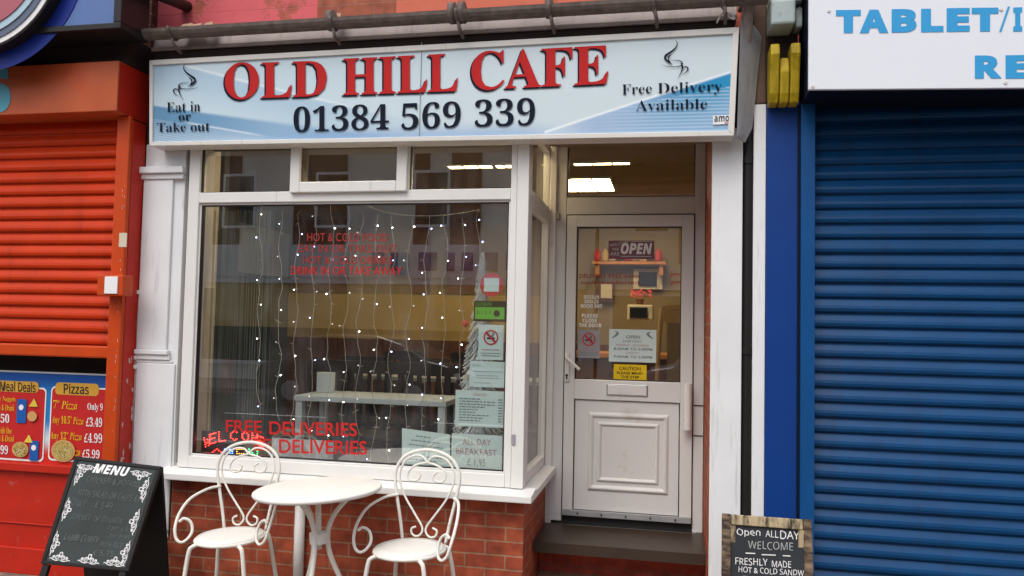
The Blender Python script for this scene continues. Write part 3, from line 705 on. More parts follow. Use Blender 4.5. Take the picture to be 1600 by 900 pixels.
write('maker_line', '2M', M['red'], sign, QP((1132, 191), (1139, 191), (1139, 193.5), (1132, 193.5), YL), 'bold', 0, .006)
for px_ in (659, ):
    a = at(px_, 66, YL); b = at(px_, 219, YL); MB().box(a.x-.001, a.x+.001, YL-.004, YL, b.z, a.z).build('panel_joint', M['greyboard'], sign)
# soffit under sign
MB().box(-3.04, .29, YSG+.131, YB-.0, ZT-.02, ZT-.002).build('sign_soffit', M['alu'], sign, .004)
# splayed end board
e0 = at(1156, 30, 4.07); e1 = at(1150, 213, 4.07); e2 = at(1161, 222, 4.12); e3 = at(1187, 56, 4.18); e4 = at(1175, 38, 4.14)
mb = MB(); mb.prism([e0+Vector((.004, 0, 0)), e1+Vector((.004, 0, 0)), e2, at(1172, 200, 4.16), e3, e4], (.012, .012, 0), 1)
tag(mb.build('splayed_end_board', M['greyboard'], None, .003), 'weathered grey splayed board at the right end of the cafe sign', 'board')

# ================================================================== RED SHOP (left)
red = root('takeaway_shop', 'orange-red takeaway shop front with half lowered shutter', 'shop', (-4.2, 4.2, 0))
YR = 4.05
rx1 = -3.163; rx0 = X(183, 191, YR)    # guide front face
MB().box(rx0, rx1-.001, YR, YR+.03, 0, 2.80).build('shutter_guide', M['orange'], red, .006)
MB().box(rx1-.05, rx1, YR+.031, YR+.15, 0, 2.78).build('guide_return', M['redpaint'], red, .004)
mb = MB(); rr = random.Random(3)
for k in range(15):
    z_ = .62+rr.random()**1.5*.85; y_ = YR+.05+rr.random()*.09; w_ = .004+rr.random()*.010; h_ = .006+rr.random()*.03
    mb.prism([(rx1+.0005, y_+w_*math.cos(a)*rr.uniform(.5, 1), z_+h_*math.sin(a)*rr.uniform(.5, 1)) for a in [i*1.05 for i in range(6)]], (.001, 0, 0), 1)
for k in range(30):
    z_ = .55+rr.random()*1.9; x_ = rx1-.03+rr.random()*.02; w_ = .001+rr.random()*.003; h_ = .003+rr.random()*.016
    mb.prism([(x_+w_*math.cos(a)*rr.uniform(.5, 1), YR-.0005, z_+h_*math.sin(a)*rr.uniform(.5, 1)) for a in [i*1.05 for i in range(6)]], (0, -.001, 0), 1)
mb.build('paint_chips', M['peel'], red)
def shutter(name, x0, x1, z0, z1, y, m, parent, pitch=.0762):
    mb = MB(); n = int((z1-z0)/pitch)+1; prof = []
    for k in range(n):
        zb = z0+k*pitch; jt = .0014*math.sin(k*12.9898*7)
        for t, d in ((.0, 0), (.05, .0), (.07, .012), (.16, .018), (.34, .021), (.52, .018), (.74, .009), (.93, .001)):
            if zb+t*pitch <= z1+1e-6: prof.append((zb+t*pitch, y-d-jt))
    mb.add([(x0, q[1], q[0]) for q in prof]+[(x1, q[1], q[0]) for q in prof], [(i, i+1, len(prof)+i+1, len(prof)+i) for i in range(len(prof)-1)])
    return mb.build(name, m, parent)
zrb = Z(80, 557, 4.12)
shutter('roller_shutter', -6.2, rx0, zrb+.075, 2.95, 4.14, M['shutter_red'], red)
MB().box(-6.2, rx0-.005, 4.10, 4.15, zrb, zrb+.073).build('shutter_bottom_bar', M['orange'], red, .01)
# hood
hz0 = Z(100, 176, 3.95); hz1 = Z(100, 99, 3.95); hx = X(184, 130, 3.95)
MB().box(-6.2, hx, 3.95, 4.3, hz0, hz1).build('shutter_hood', M['hoodorange'], red, .004)
mb = MB(); h1 = at(214, 190, 4.1)
mb.prism([(hx+.001, 3.96, hz1-.003), (hx+.001, 3.96, hz0+.003), (-3.172, 4.12, hz0-.012), (-3.172, 4.12, hz1-.003)], (0, .1, 0), 1)
mb.build('hood_end', M['redpaint'], red, .004)
write('number_on_hood', '6', M['cyan'], red, QP((-26, 109), (17, 107), (17, 176), (-26, 177), 3.95), 'bold', .03, .003)
# dark fascia above hood
MB().box(-6.2, -3.175, 4.02, 4.4, hz1+.002, 3.27).build('dark_fascia', M['shadowgap'], red)
MB().box(-6.2, -3.36, YB+.26, YB+.6, 3.15, 6.2).build('upper_wall', M['render_brown'], red)
MB().box(-6.2, -3.4, YB+.3, YB+7, 6.2, 6.4).build('roof', M['slate'], red)
# front counter below shutter
cz = Z(80, 727, 4.2)
MB().box(-6.2, rx0, 4.235, 4.4, 0, cz).build('stall_riser', M['redpaint'], red)
mb = MB(); mb.box(-6.2, rx0-.002, 4.20, 4.234, cz-.05, cz); mb.box(-6.2, rx0-.002, 4.21, 4.234, .0, .16); mb.box(-6.2, rx0-.002, 4.224, 4.234, .3, .31)
mb.build('riser_ledge', M['redpaint'], red, .006)
MB().box(-6.2, rx0, 4.30, 4.36, cz, 3.0).build('dark_shop_opening', M['shadowgap'], red)
# key switch
a = at(159, 430, 4.0); b = at(198, 463, 4.0)
ks = MB().box(a.x, b.x, 3.965, YR, b.z, a.z).build('key_switch_box', M['orange'], red, .006)
a = at(164, 432, 3.96); b = at(183, 459, 3.96); MB().box(a.x, b.x, 3.958, 3.965, b.z, a.z).build('white_label', M['white'], ks, .002)
mb = MB(); c = at(155, 448, 3.96); mb.tube([(a.x, 3.98, c.z), (a.x-.04, 3.97, c.z-.005)], .004, 6); mb.build('key', M['steel'], ks)
a = at(187, 364, YR); b = at(198, 386, YR)
sticker = MB().box(a.x, b.x, YR-.003, YR-.001, b.z, a.z); tag(sticker.build('sticker', M['cream_card'], None), 'small cream sticker on the orange shutter guide', 'sticker')

# menu poster of takeaway
YP = 4.225
P0 = at(-60, 572, YP); P1 = at(165, 593, YP); 
zt = Z(80, 583, YP); zb = Z(0, 724, YP)
poster = root('takeaway_menu_poster', 'blue and red meal deals and pizzas poster under the orange shutter', 'poster', (-3.9, YP, .9))
pxr = rx0-.004; pxl = -5.3
def postcol(u, v):
    c = mixc((.02, .09, .36), (.02, .20, .50), sstep(.95, .75, v)); c = mixc(c, (.6, .66, .72), sstep(.5, .28, v)); c = mixc(c, (.60, .03, .02), sstep(.3, .12, v)); return c
paintgrid('poster_print', R4(pxl, pxr, zb, zt, YP), 10, 40, postcol, poster)
mb = MB(); mb.box(pxl, pxr, YP-.006, YP-.0005, zt-.003, zt+.007); mb.build('poster_edge', M['papergrey'], poster)
def pbox(l, t, r_, b, y=YP):
    a = at(l, t, y); c = at(r_, b, y); return a.x, c.x, c.z, a.z
for i, (l, t, r_, b) in enumerate(((81, 603, 200, 727), (-70, 600, 68, 722))):
    x0, x1, z0, z1 = pbox(l, t, r_, b); x1 = min(x1, pxr-.001)
    MB().prism(rrect(x0, x1, z0, z1, YP-.002, .03), (0, -.001, 0), 1).build('price_panel_border', M['white'], poster)
    MB().prism(rrect(x0+.009, x1-(.009 if i else 0), z0+.012, z1-.009, YP-.0035, .026), (0, -.001, 0), 1).build('price_panel', M['vinylred'], poster)
M['gold'] = mat('gold_heading', (.66, .36, .05), .5, .1); M['yl'] = mat('yellow_print', (.80, .55, .02), .5, .05)
M['pizza'] = mat('pizza_print', (.55, .42, .12), .6, .6, 90, dirt=.5, dcol=(.20, .20, .03), ds=60)
M['crust'] = mat('crust_print', (.60, .33, .12), .6, .1); M['fries'] = mat('fries_print', (.85, .60, .08), .6, .3, 60); M['can'] = mat('blue_can_print', (.01, .10, .38), .5, .05)
for l, t, r_, b in ((88, 597, 155, 619), (-30, 593, 61, 614)):
    x0, x1, z0, z1 = pbox(l, t, r_, b); MB().prism(rrect(x0, x1, z0, z1, YP-.005, .026), (0, -.001, 0), 1).build('heading_plate', M['gold'], poster)
def pt(body, l, t, r_, b, m='yl', st='seriti', off=-.01):
    write('price_text', body, M[m], poster, QP((l, t), (r_, t+(r_-l)*.045), (r_, b+(r_-l)*.045), (l, b), YP), st, off, .008)
pt('Pizzas', 101, 599, 140, 614.5, 'blackprint', 'sans', .01); pt('Meal Deals', 2, 595, 57, 610.5, 'blackprint', 'sans', .01)
pt('7" Pizza', 85, 625, 122, 639); pt('Any 10.5" Pizza', 82, 649, 132, 664); pt('Any 12" Pizza', 79, 673.5, 129, 688.5); pt('Pizza', 110, 699, 127, 712)
for b_, l, t, r_, bb in (('Only 9', 138, 629, 162, 643), ('£3.49', 136, 651.5, 161, 666), ('£4.99', 133, 676, 161, 691), ('£5.99', 130, 701.5, 157, 715), ('.50', 0, 646, 16, 660), ('.99', 0, 695, 14, 709)):
    pt(b_, l, t, r_, bb, 'white', 'serif', 0)
pt('n Nuggets', 0, 618.5, 26, 628); pt('s & Drink', 0, 631, 24, 641); pt('with One', 0, 667, 20, 677); pt('s & Drink', 0, 679, 24, 689)
def pdisc(px, py, rx, m, name, y, sz=1):
    c = at(px, py, YP); r_ = rx/F*4.3
    MB().prism([(c.x+r_*math.cos(k*.3491), YP-y, c.z+r_*sz*math.sin(k*.3491)) for k in range(18)], (0, -.001, 0), 1).build(name, m, poster)
for px_, py_, r_ in ((101, 704, 24), (34, 702, 17)): pdisc(px_, py_, r_, M['crust'], 'pizza_crust_picture', .012, .8); pdisc(px_, py_, r_*.86, M['pizza'], 'pizza_picture', .0135, .8)
rr = random.Random(9); M['olive'] = mat('topping_green', (.10, .16, .02), .6, .2); M['pepperoni'] = mat('topping_red', (.42, .06, .02), .6, .2)
for px_, py_, r_ in ((101, 704, 24), (34, 702, 17)):
    for mm in ('olive', 'pepperoni', 'cream_card'):
        mb = MB(); c = at(px_, py_, YP); R_ = r_/F*4.3*.8
        for k in range(26):
            a_ = rr.random()*6.28; q_ = R_*math.sqrt(rr.random()); s_ = .0022+rr.random()*.003; x_ = c.x+q_*math.cos(a_); z_ = c.z+q_*.8*math.sin(a_)
            mb.prism([(x_+s_*math.cos(j*1.257), YP-.0148, z_+s_*.8*math.sin(j*1.257)) for j in range(5)], (0, -.0004-.00001*k, 0), 1)
        mb.build('pizza_topping_picture', M[mm], poster)
for l, t, r_, b in ((29, 623, 42, 661), (49, 688, 61, 720)):
    x0, x1, z0, z1 = pbox(l, t, r_, b); MB().prism(rrect(x0, x1, z0, z1, YP-.009, .008), (0, -.001, 0), 1).build('drink_can_picture', M['can'], poster)
    pdisc((l+r_)/2, t+(b-t)*.35, 5, M['white'], 'can_roundel', .0115)
mb = MB(); rr = random.Random(5)
for cx_, cy_ in ((54, 630), (46, 686)):
    for k in range(16):
        c = at(cx_, cy_, YP); a_ = RAD(40+k*6); l_ = .035+rr.random()*.015; x_ = c.x-.03+k*.004; mb.prism([(x_, YP-.010, c.z-.02), (x_+.004, YP-.010, c.z-.02), (x_+.004+l_*math.cos(a_)*.6, YP-.010, c.z-.02+l_*math.sin(a_)), (x_+l_*math.cos(a_)*.6, YP-.010, c.z-.02+l_*math.sin(a_))], (0, -.001-.0001*k, 0), 1)
mb.build('fries_picture', M['fries'], poster)
pdisc(53, 650, 10, M['crust'], 'food_picture', .0145, .9)

# projecting light box sign of takeaway
YX = 3.80
lbx = root('takeaway_sign', 'blue box sign with large pink and white round emblem above orange hood', 'shop sign', (-4.2, YX, 3.3))
M['signblue'] = mat('faded_blue_panel', (.11, .19, .42), .5, .2, 2); M['deepblue'] = mat('deep_blue_panel', (.01, .03, .25), .5, .2, 2)
M['dustypink'] = mat('dusty_pink', (.42, .12, .15), .6, .1, 2); M['paleblue'] = mat('pale_blue_band', (.42, .58, .66), .5, .05); M['greyband'] = mat('grey_band', (.12, .15, .22), .5, .05)
bx1 = X(181, 20, YX); bz0 = Z(100, 42, YX)
MB().box(-5.6, bx1, YX, YX+.22, bz0, 4.2).build('sign_panel', M['signblue'], lbx)
mb = MB(); mb.box(-5.6, bx1+.05, YX-.02, YX+.22, bz0-.035, bz0-.001); mb.box(bx1+.001, bx1+.05, YX-.02, YX+.22, bz0, 4.2); mb.build('sign_frame', M['black'], lbx, .004)
ec = Vector((-3.937, 3.70, 3.66)); er = .537
def bigdisc(r_, y0, m, nm):
    MB().prism(disc(ec.x, ec.z, y0, r_, 64), (0, -.006, 0), 1).build(nm, m, lbx)
MB().prism(disc(ec.x, ec.z, YX-.001, er*1.2, 64), (0, -.004, 0), 1).build('dark_blue_ground', M['deepblue'], lbx)
MB().prism(disc(ec.x, ec.z, YX-.006, er*1.02, 64), (0, -.07, 0), 1).build('emblem_drum', M['black'], lbx)
for k, (fr, m) in enumerate(((1.0, 'white'), (.945, 'greyband'), (.875, 'paleblue'), (.80, 'dustypink'))): bigdisc(er*fr, YX-.0765-k*.0065, M[m], 'emblem_ring')

# ================================================================== BLUE SHOP (right)
blue = root('repair_shop', 'blue shop front with closed blue roller shutter and white sign', 'shop', (1.6, 4.2, 0))
bx0 = xs1; bxm = X(1249, 500, YB); bxs = X(1270, 500, YB)
zcb = Z(1222, 166, YB)
MB().box(bx0, bxm, YB-.01, YB+.3, 0, zcb+.02).build('pilaster', M['bluepaint'], blue, .003)
MB().box(bxm+.001, bxs+.004, YB-.035, YB+.3, 0, zcb).build('shutter_guide', M['blueguide'], blue, .003)
mb = MB(); mb.box(bxm-.014, bxm+.0, YB-.0125, YB-.009, 0, zcb); mb.build('guide_joint', M['navy'], blue)
shutter('roller_shutter', bxs, 4.2, .02, 2.95, YB+.05, M['shutter_blue'], blue)
# corbel (yellow, three ribs)
yc = YB-.10
c0 = at(1201, 163, yc); c1 = at(1249, 163, yc); zt_ = Z(1225, 47, yc)
mb = MB(); W_ = (c1.x-c0.x)
for k in range(3):
    x0 = c0.x+k*W_/3+.002; x1 = x0+W_/3-.004; z0 = c0.z; z1 = zt_-(.085 if k != 1 else .17)
    ytop = YB-.16 if k != 1 else YB-.10
    pts = [(YB-.02, z0), (yc, z0+.004), (yc-.02, z0+.05), (yc-.035, z0+.16), (ytop, z0+.24), (ytop+.01, z1), (YB, z1)]
    mb.prism([(x0, p[0], p[1]) for p in pts], (x1-x0, 0, 0), 0)
corb = mb.build('corbel', M['yellow'], blue, .008)
MB().box(c0.x-.004, c1.x+.004, YB-.02, YB+.3, zcb+.021, zt_).build('corbel_back', M['shadowgap'], blue)
a = at(1203, 45, YB-.16); mb = MB(); mb.box(c0.x, c1.x-.03, YB-.18, YB+.3, zt_+.002, zt_+.13); mb.box(c0.x, c1.x+.01, YB-.14, YB+.3, zt_+.132, zt_+.4); mb.box(c1.x-.02, c1.x+.015, YB-.1, YB+.3, zt_+.01, zt_+.12)
mb.build('corbel_cap', M['palestone'], blue, .012)
MB().box(xs0, 4.2, YB+.31, YB+.6, 2.9, 6.2).build('upper_wall', M['upper_brick'], blue)
MB().box(.5, 4.2, YB+.3, YB+7, 6.2, 6.4).build('roof', M['slate'], blue)
YW = 3.85
W0 = at(1262, 140, YW); W0t = at(1265, 0, YW); W1 = at(1600, 137.5, YW)
ws = root('repair_shop_sign', 'white sign board with light blue capitals above the blue shutter', 'shop sign', (1.1, YW, 2.9))
sl = (W1.z-W0.z)/(W1.x-W0.x); xe = 3.0; xw0 = (W0.x+W0t.x)/2
def wq(y): return [(xw0, y, W0.z), (xe, y, W0.z+sl*(xe-xw0)), (xe, y, W0.z+sl*(xe-xw0)+.62), (xw0, y, W0.z+.62)]
MB().prism(wq(YW), (0, .02, 0), 1).build('sign_board', M['whitesign'], ws, .003)
MB().prism([(p[0]+(.02 if i in (0, 3) else 0), p[1], p[2]+.02) for i, p in enumerate(wq(YW+.021))], (0, .4, 0), 1).build('sign_back_box', M['navy'], ws)
def wt(body, x0, y0, x1, y1, dy=0, st='bold', off=.035): write('sign_letter', body, M['skyblue'], ws, QP((x0, y0), (x1, y0+dy), (x1, y1+dy), (x0, y1), YW), st, off, .002)
for ch, a_, b_, t_, bt in (('T', 1306, 1345, 16, 52), ('A', 1343, 1388, 15.5, 52), ('B', 1393, 1432, 14.5, 51), ('L', 1439, 1474, 14, 50.5), ('E', 1479, 1515, 13, 50), ('T', 1518, 1560, 12.5, 49.5), ('/', 1561, 1578, 11, 50)):
    wt(ch, a_, t_, b_, bt, -.5, off=.04 if ch != '/' else -.01)
for ch, a_, b_, t_, bt in (('I', 1583, 1597, 12, 49.5), ('P', 1603, 1640, 11.5, 49), ('A', 1642, 1686, 11, 48.5), ('D', 1690, 1730, 10.5, 48.5), ('R', 1523, 1565, 87, 123), ('E', 1571, 1608, 86.5, 123), ('P', 1614, 1650, 86, 122), ('A', 1652, 1695, 85.5, 122), ('I', 1700, 1714, 85, 121), ('R', 1720, 1760, 85, 121)):
    wt(ch, a_, t_, b_, bt, -.5, off=.04)
mb = MB()
for px_, py_ in ((1295, 17), (1270, 135), (1564, 15), (1571, 129)):
    c = at(px_, py_, YW); MB().prism(disc(c.x, c.z, YW-.0005, .008, 12), (0, -.004, 0), 1).build('screw_cap', M['alu'], ws, .001)

# ================================================================== FURNITURE
def build_chair():
    r0 = root('bistro_chair', '', 'chair')
    m = M['metalwhite']; zs = .455
    MB().lathe([(.158, -.008), (.165, -.002), (.163, .006), (.12, .010), (.0005, .008)], (0, 0, zs), 40).build('seat', M['tabletop'], r0, smooth=True)
    MB().tube([(.165*math.cos(k*math.pi/20), .165*math.sin(k*math.pi/20), zs-.008) for k in range(40)], .009, 8, close=True).build('seat_rim', m, r0, smooth=True)
    hoop = []
    yb = .155
    for x, z in ((-.115, zs-.01), (-.134, .55), (-.158, .66), (-.174, .75), (-.167, .81), (-.132, .862), (-.075, .893), (0, .905)): hoop.append((x, yb+(z-zs)*.12, z))
    hoop += [(-x, y, z) for x, y, z in hoop[-2::-1]]
    MB().tube(crom(hoop, 5), .0085, 8).build('back_hoop', m, r0, smooth=True)
    for s_ in (-1, 1):
        pts = [(.055, .795), (.035, .775), (.05, .75), (.085, .748), (.102, .775), (.085, .81), (.05, .83), (.018, .838), (.001, .82), (.004, .846), (.03, .872), (.075, .872), (.12, .845), (.146, .79), (.143, .735), (.11, .66), (.05, .575), (.012, .52), (.012, .49), (.035, .470), (.062, .478), (.068, .505), (.045, .517)]
        pts = pts[:8]+pts[9:]
        MB().tube(crom([(s_*x, yb-.004+(z-zs)*.12, z) for x, z in pts], 5), .0055, 8).build('back_scroll', m, r0, smooth=True)
        arm = [(.150, yb+.025, .67), (.195, yb-.03, .665), (.235, .03, .635), (.25, -.04, .58), (.248, -.085, .52), (.235, -.10, .468), (.21, -.10, .445), (.185, -.085, .455), (.172, -.06, .49), (.185, -.05, .535), (.215, -.06, .555), (.235, -.07, .54)]
        MB().tube(crom([(s_*x, y, z) for x, y, z in arm], 5), .0075, 8).build('armrest', m, r0, smooth=True)
    for sx in (-1, 1):
        for sy in (-1, 1):
            leg = [(sx*.09, sy*.11, zs-.014), (sx*.125, sy*.135, zs-.02), (sx*.142, sy*.145, zs-.06), (sx*.165, sy*.165, .2), (sx*.195, sy*.19, 0)]
            MB().tube(crom(leg, 5), .0105, 8).build('leg', m, r0, smooth=True)
    return r0
c0_ = build_chair(); c1_ = copy_tree(c0_)
c0_.location = (-2.215, 3.76, .02); c0_.scale = (1.03, 1.03, 1); c0_.rotation_euler = (RAD(.8), RAD(-2.0), RAD(3)); c0_['label'] = 'cream metal scroll-back chair left of the round table'
c1_.location = (-1.24, 3.76, .03); c1_.scale = (1.06, 1.04, 1); c1_.rotation_euler = (RAD(.8), RAD(-1.5), RAD(-8)); c1_['label'] = 'cream metal scroll-back chair right of the round table'
c0_['group'] = c1_['group'] = 'bistro chairs outside the cafe'
tb = root('bistro_table', 'round cream metal bistro table standing between the two chairs', 'table')
MB().lathe([(.29, -.012), (.312, -.010), (.318, 0), (.316, .008), (.308, .012), (.0005, .013)], (0, 0, .742), 64).build('tabletop', M['tabletop'], tb, smooth=True)
for k in range(3):
    a_ = RAD(-92+k*120); dx, dy = math.cos(a_), math.sin(a_)
    MB().tube(crom([(r_*dx, r_*dy, z) for r_, z in ((.21, .728), (.16, .70), (.09, .63), (.052, .56), (.042, .50), (.06, .40), (.13, .24), (.24, .08), (.30, .012))], 5), .0125, 10).build('leg', M['metalwhite'], tb, smooth=True)
MB().lathe([(.028, .475), (.045, .48), (.047, .53), (.028, .535)], (0, 0, 0), 20).build('collar', M['metalwhite'], tb, smooth=False)
MB().lathe([(.014, .45), (.014, .73)], (0, 0, 0), 14).build('stem', M['metalwhite'], tb, smooth=True)
tb.location = (-1.685, 3.70, .012); tb.rotation_euler = (0, RAD(-3.0), 0)

# A-board
ab = root('menu_board', 'black A-frame chalkboard headed MENU with white scroll border before orange shop', 'sandwich board', (-2.95, 3.65, 0))
TLb, TRb, BRb, BLb = at(118, 713, 3.8), at(252, 729, 3.8), at(201, 893, 3.6), at(64, 881, 3.6)
nb = (TRb-TLb).cross(BLb-TLb).normalized()
if nb.y > 0: nb = -nb
qb = quadmap([TLb, TRb, BRb, BLb])
def bq(u0, v0, u1, v1, l=0): return [qb(u0, v1)+nb*l, qb(u1, v1)+nb*l, qb(u1, v0)+nb*l, qb(u0, v0)+nb*l]
MB().prism(bq(.02, .02, .98, .98), -nb*.012, 0).build('slate', M['chalk'], ab)
mb = MB()
for u0, v0, u1, v1 in ((0, .965, 1, 1), (0, 0, 1, .032), (0, .032, .045, .965), (.955, .032, 1, .965)): mb.prism(bq(u0, v0, u1, v1, .006), -nb*.024, 0)
mb.build('frame', M['boardframe'], ab, .003)
dn = (BLb-TLb).normalized()
for u in (.02, .9):
    p = qb(u, 0); k_ = p.z/(-dn.z); q_ = p+dn*k_
    MB().prism([p, p+(TRb-TLb)*.07, q_+(TRb-TLb)*.07, q_], -nb*.022, 0).build('leg', M['boardframe'], ab, .003)
# rear leaf
mb = MB(); A = TLb-nb*.02; B = TRb-nb*.02; C = Vector((TRb.x-.03, 3.98, 0)); D = Vector((TLb.x-.03, 3.98, 0))
mb.prism([A, B, C, D], Vector((0, -.015, -.004)), 0); mb.build('rear_panel', M['boardframe'], ab)
write('heading', 'MENU', M['white'], ab, bq(.25, .865, .665, .955, .002), 'boldital', .02, .0)
rows = [('CHICKEN & POTATO PIE', .22, .95, .775, .83), ('WITH SALAD OR CHIPS £4', .17, .88, .64, .70), ('ONLY     £ 3.49', .12, .6, .545, .605), ('CHOICE OF DINNER', .18, .76, .42, .47), ('2 for  £ 5.95', .62, .93, .35, .395),
        ('for 5.95', .66, .9, .285, .325)]
for t_, u0, u1, v0, v1 in rows: write('chalk_line', t_, M['chalkfaint'], ab, bq(u0, v0, u1, v1, .002), 'ital', -.012, 0, jitter=.1)
write('chalk_line', 'LAMB CURRY', M['chalkfaint'], ab, bq(.17, .225, .57, .285, .002), 'ital', .0, 0, jitter=.1)
write('chalk_line', 'WITH RICE', M['chalkfaint'], ab, bq(.6, .20, .85, .245, .002), 'ital', -.012, 0, jitter=.1); write('chalk_line', '£ 5.75', M['chalkfaint'], ab, bq(.55, .12, .78, .165, .002), 'ital', -.012, 0)
def ornament(mb, cu, cv, ang, s):
    """white scrollwork: spirals and a leaf, drawn on the slate"""
    ex = (TRb-TLb); ew = ex.length; ex = ex/ew; ez = (TLb-BLb).normalized()
    o = qb(cu, cv)+nb*.003; ca, sa = math.cos(ang), math.sin(ang)
    def f(x, y): return o+ex*((x*ca-y*sa)*s)+ez*((x*sa+y*ca)*s)
    for m_ in (-1, 1):
        for cx, r, st, tw in ((.35, .30, 0, 2.6), (.80, .17, 1, 2.2)):
            pts = []
            for k in range(15):
                t = k/14; a = st*.6+tw*2*math.pi*.62*t; rr_ = r*(1-.8*t); pts.append((m_*(cx-rr_*math.cos(a)), .30+rr_*math.sin(a)*.9-.05))
            ribbon(mb, pts, [.05]+[.10-.004*k for k in range(14)], f, 2)
        ribbon(mb, [(m_*.02, .05), (m_*.4, -.06), (m_*.8, .0), (m_*1.15, .12), (m_*1.3, .02)], [.05, .09, .08, .09, .03], f, 4)
        ribbon(mb, [(m_*.0, .35), (m_*.18, .62), (m_*.08, .85), (m_*.0, .70)], [.05, .10, .08, .03], f, 4)
mb = MB()
for cu, cv, an, s_ in ((.16, .925, math.pi, .045), (.80, .925, math.pi, .050),
    (.085, .83, -math.pi/2, .045), (.075, .50, -math.pi/2, .048), (.065, .19, -math.pi/2, .048),
    (.92, .76, math.pi/2, .052), (.925, .45, math.pi/2, .052), (.93, .16, math.pi/2, .048),
    (.20, .045, 0, .048), (.53, .045, 0, .05), (.82, .045, 0, .048)): mb = MB(); ornament(mb, cu, cv, an, s_); mb.build('scroll_ornament', M['white'], ab)

# small chalkboard right
sb = root('chalkboard', 'small slate chalkboard in burnt wood frame reading OPEN ALL DAY WELCOME', 'chalkboard', (.44, 3.8, 0))
T0, T1 = at(1128, 802, 3.82), at(1268, 809, 3.82); hgt = .62; lean = .10
T0 = Vector((T0.x, 3.82, T0.z)); T1 = Vector((T1.x+.0, 3.82, T0.z-.002))
B0 = T0+Vector((-.006, -lean, -hgt)); B1 = T1+Vector((.004, -lean, -hgt))
sm = quadmap([T0, T1, B1, B0]); ns = (T1-T0).cross(B0-T0).normalized(); ns = -ns if ns.y > 0 else ns
def sq(u0, v0, u1, v1, l=0): return [sm(u0, v1)+ns*l, sm(u1, v1)+ns*l, sm(u1, v0)+ns*l, sm(u0, v0)+ns*l]
MB().prism(sq(.06, .04, .94, .97), -ns*.012, 0).build('slate', M['chalk2'], sb)
def burnt(name, vec, lo, p0, p1):
    m = bpy.data.materials.new(name); m.use_nodes = True; t = m.node_tree; L = t.links.new; tc = N(t, 'ShaderNodeTexCoord'); mp = N(t, 'ShaderNodeMapping'); mp.inputs['Scale'].default_value = vec
    L(tc.outputs['Object'], mp.inputs[0]); nz = N(t, 'ShaderNodeTexNoise'); nz.inputs['Scale'].default_value = 1; nz.inputs['Detail'].default_value = 7; nz.inputs['Roughness'].default_value = .62; L(mp.outputs[0], nz.inputs['Vector'])
    cr = N(t, 'ShaderNodeValToRGB'); cr.color_ramp.elements[0].color = (.030, .017, .010, 1); cr.color_ramp.elements[0].position = p0; cr.color_ramp.elements[1].color = (*lo, 1); cr.color_ramp.elements[1].position = p1
    L(nz.outputs[0], cr.inputs[0]); L(cr.outputs[0], t.nodes['Principled BSDF'].inputs['Base Color']); t.nodes['Principled BSDF'].inputs['Roughness'].default_value = .75; return m
M['burnt'] = burnt('burnt_wood_top', (34, 5, 9), (.46, .37, .22), .36, .55); M['burntside'] = burnt('burnt_wood_side', (12, 5, 34), (.26, .18, .11), .42, .66)
for u0, v0, u1, v1 in ((.105, .925, .90, .997), (0, .0, .10, 1), (.905, .0, 1, 1), (.105, 0, .90, .07)): MB().prism(sq(u0, v0, u1, v1, .012), -ns*.026, 0).build('frame_rail', M['burnt' if u0 == .105 else 'burntside'], sb, .004)
def sbt(body, l, t_, r_, b, dy=2, m='white', off=0, j=.05, st='sans'):
    q = []
    for x, y in ((l, t_), (r_, t_+dy), (r_, b+dy), (l, b)):
        d = RT*(x-800)-UP*(y-450)+FWD*F; d = d/d.y; k_ = (T0-Vector((0, 0, EYE))).dot(ns)/d.dot(ns); q.append(Vector((0, 0, EYE))+d*k_)
    write('chalk_text', body, M[m], sb, q, st, off, .003, jitter=j)
sbt('Open', 1151, 826, 1188, 839, 1); sbt('ALL', 1196, 828, 1216, 839, 1); sbt('DAY', 1219, 829, 1249, 842, 1)
sbt('WELCOME', 1169, 845, 1239, 857, 3, 'chalkw', -.012); sbt('FRESHLY', 1149, 871, 1199, 882, 2); sbt('MADE', 1206, 876, 1236, 886, 1)
sbt('HOT & COLD SANDW', 1154, 885, 1256, 894, 6); sbt('ICHES', 1160, 900, 1230, 911, 4)
mb = MB()
for l, r_, y_ in ((1165, 1180, 864), (1190, 1212, 866.5), (1223, 1235, 868)):
    q = []
    for x, y in ((l, y_-.8), (r_, y_), (r_, y_+1.6), (l, y_+.8)):
        d = RT*(x-800)-UP*(y-450)+FWD*F; d = d/d.y; k_ = (T0-Vector((0, 0, EYE))).dot(ns)/d.dot(ns); q.append(Vector((0, 0, EYE))+d*k_+ns*.002)
    mb.add(q, [(0, 1, 2, 3)])
mb.build('chalk_dashes', M['white'], sb)
# stand for it: two legs to the ground behind
mb = MB(); mb.box(T0.x+.03, T0.x+.06, 3.80, 3.83, 0, T0.z-.05); mb.box(T1.x-.06, T1.x-.03, 3.80, 3.83, 0, T0.z-.05); mb.build('rear_prop', M['burnt'], sb)

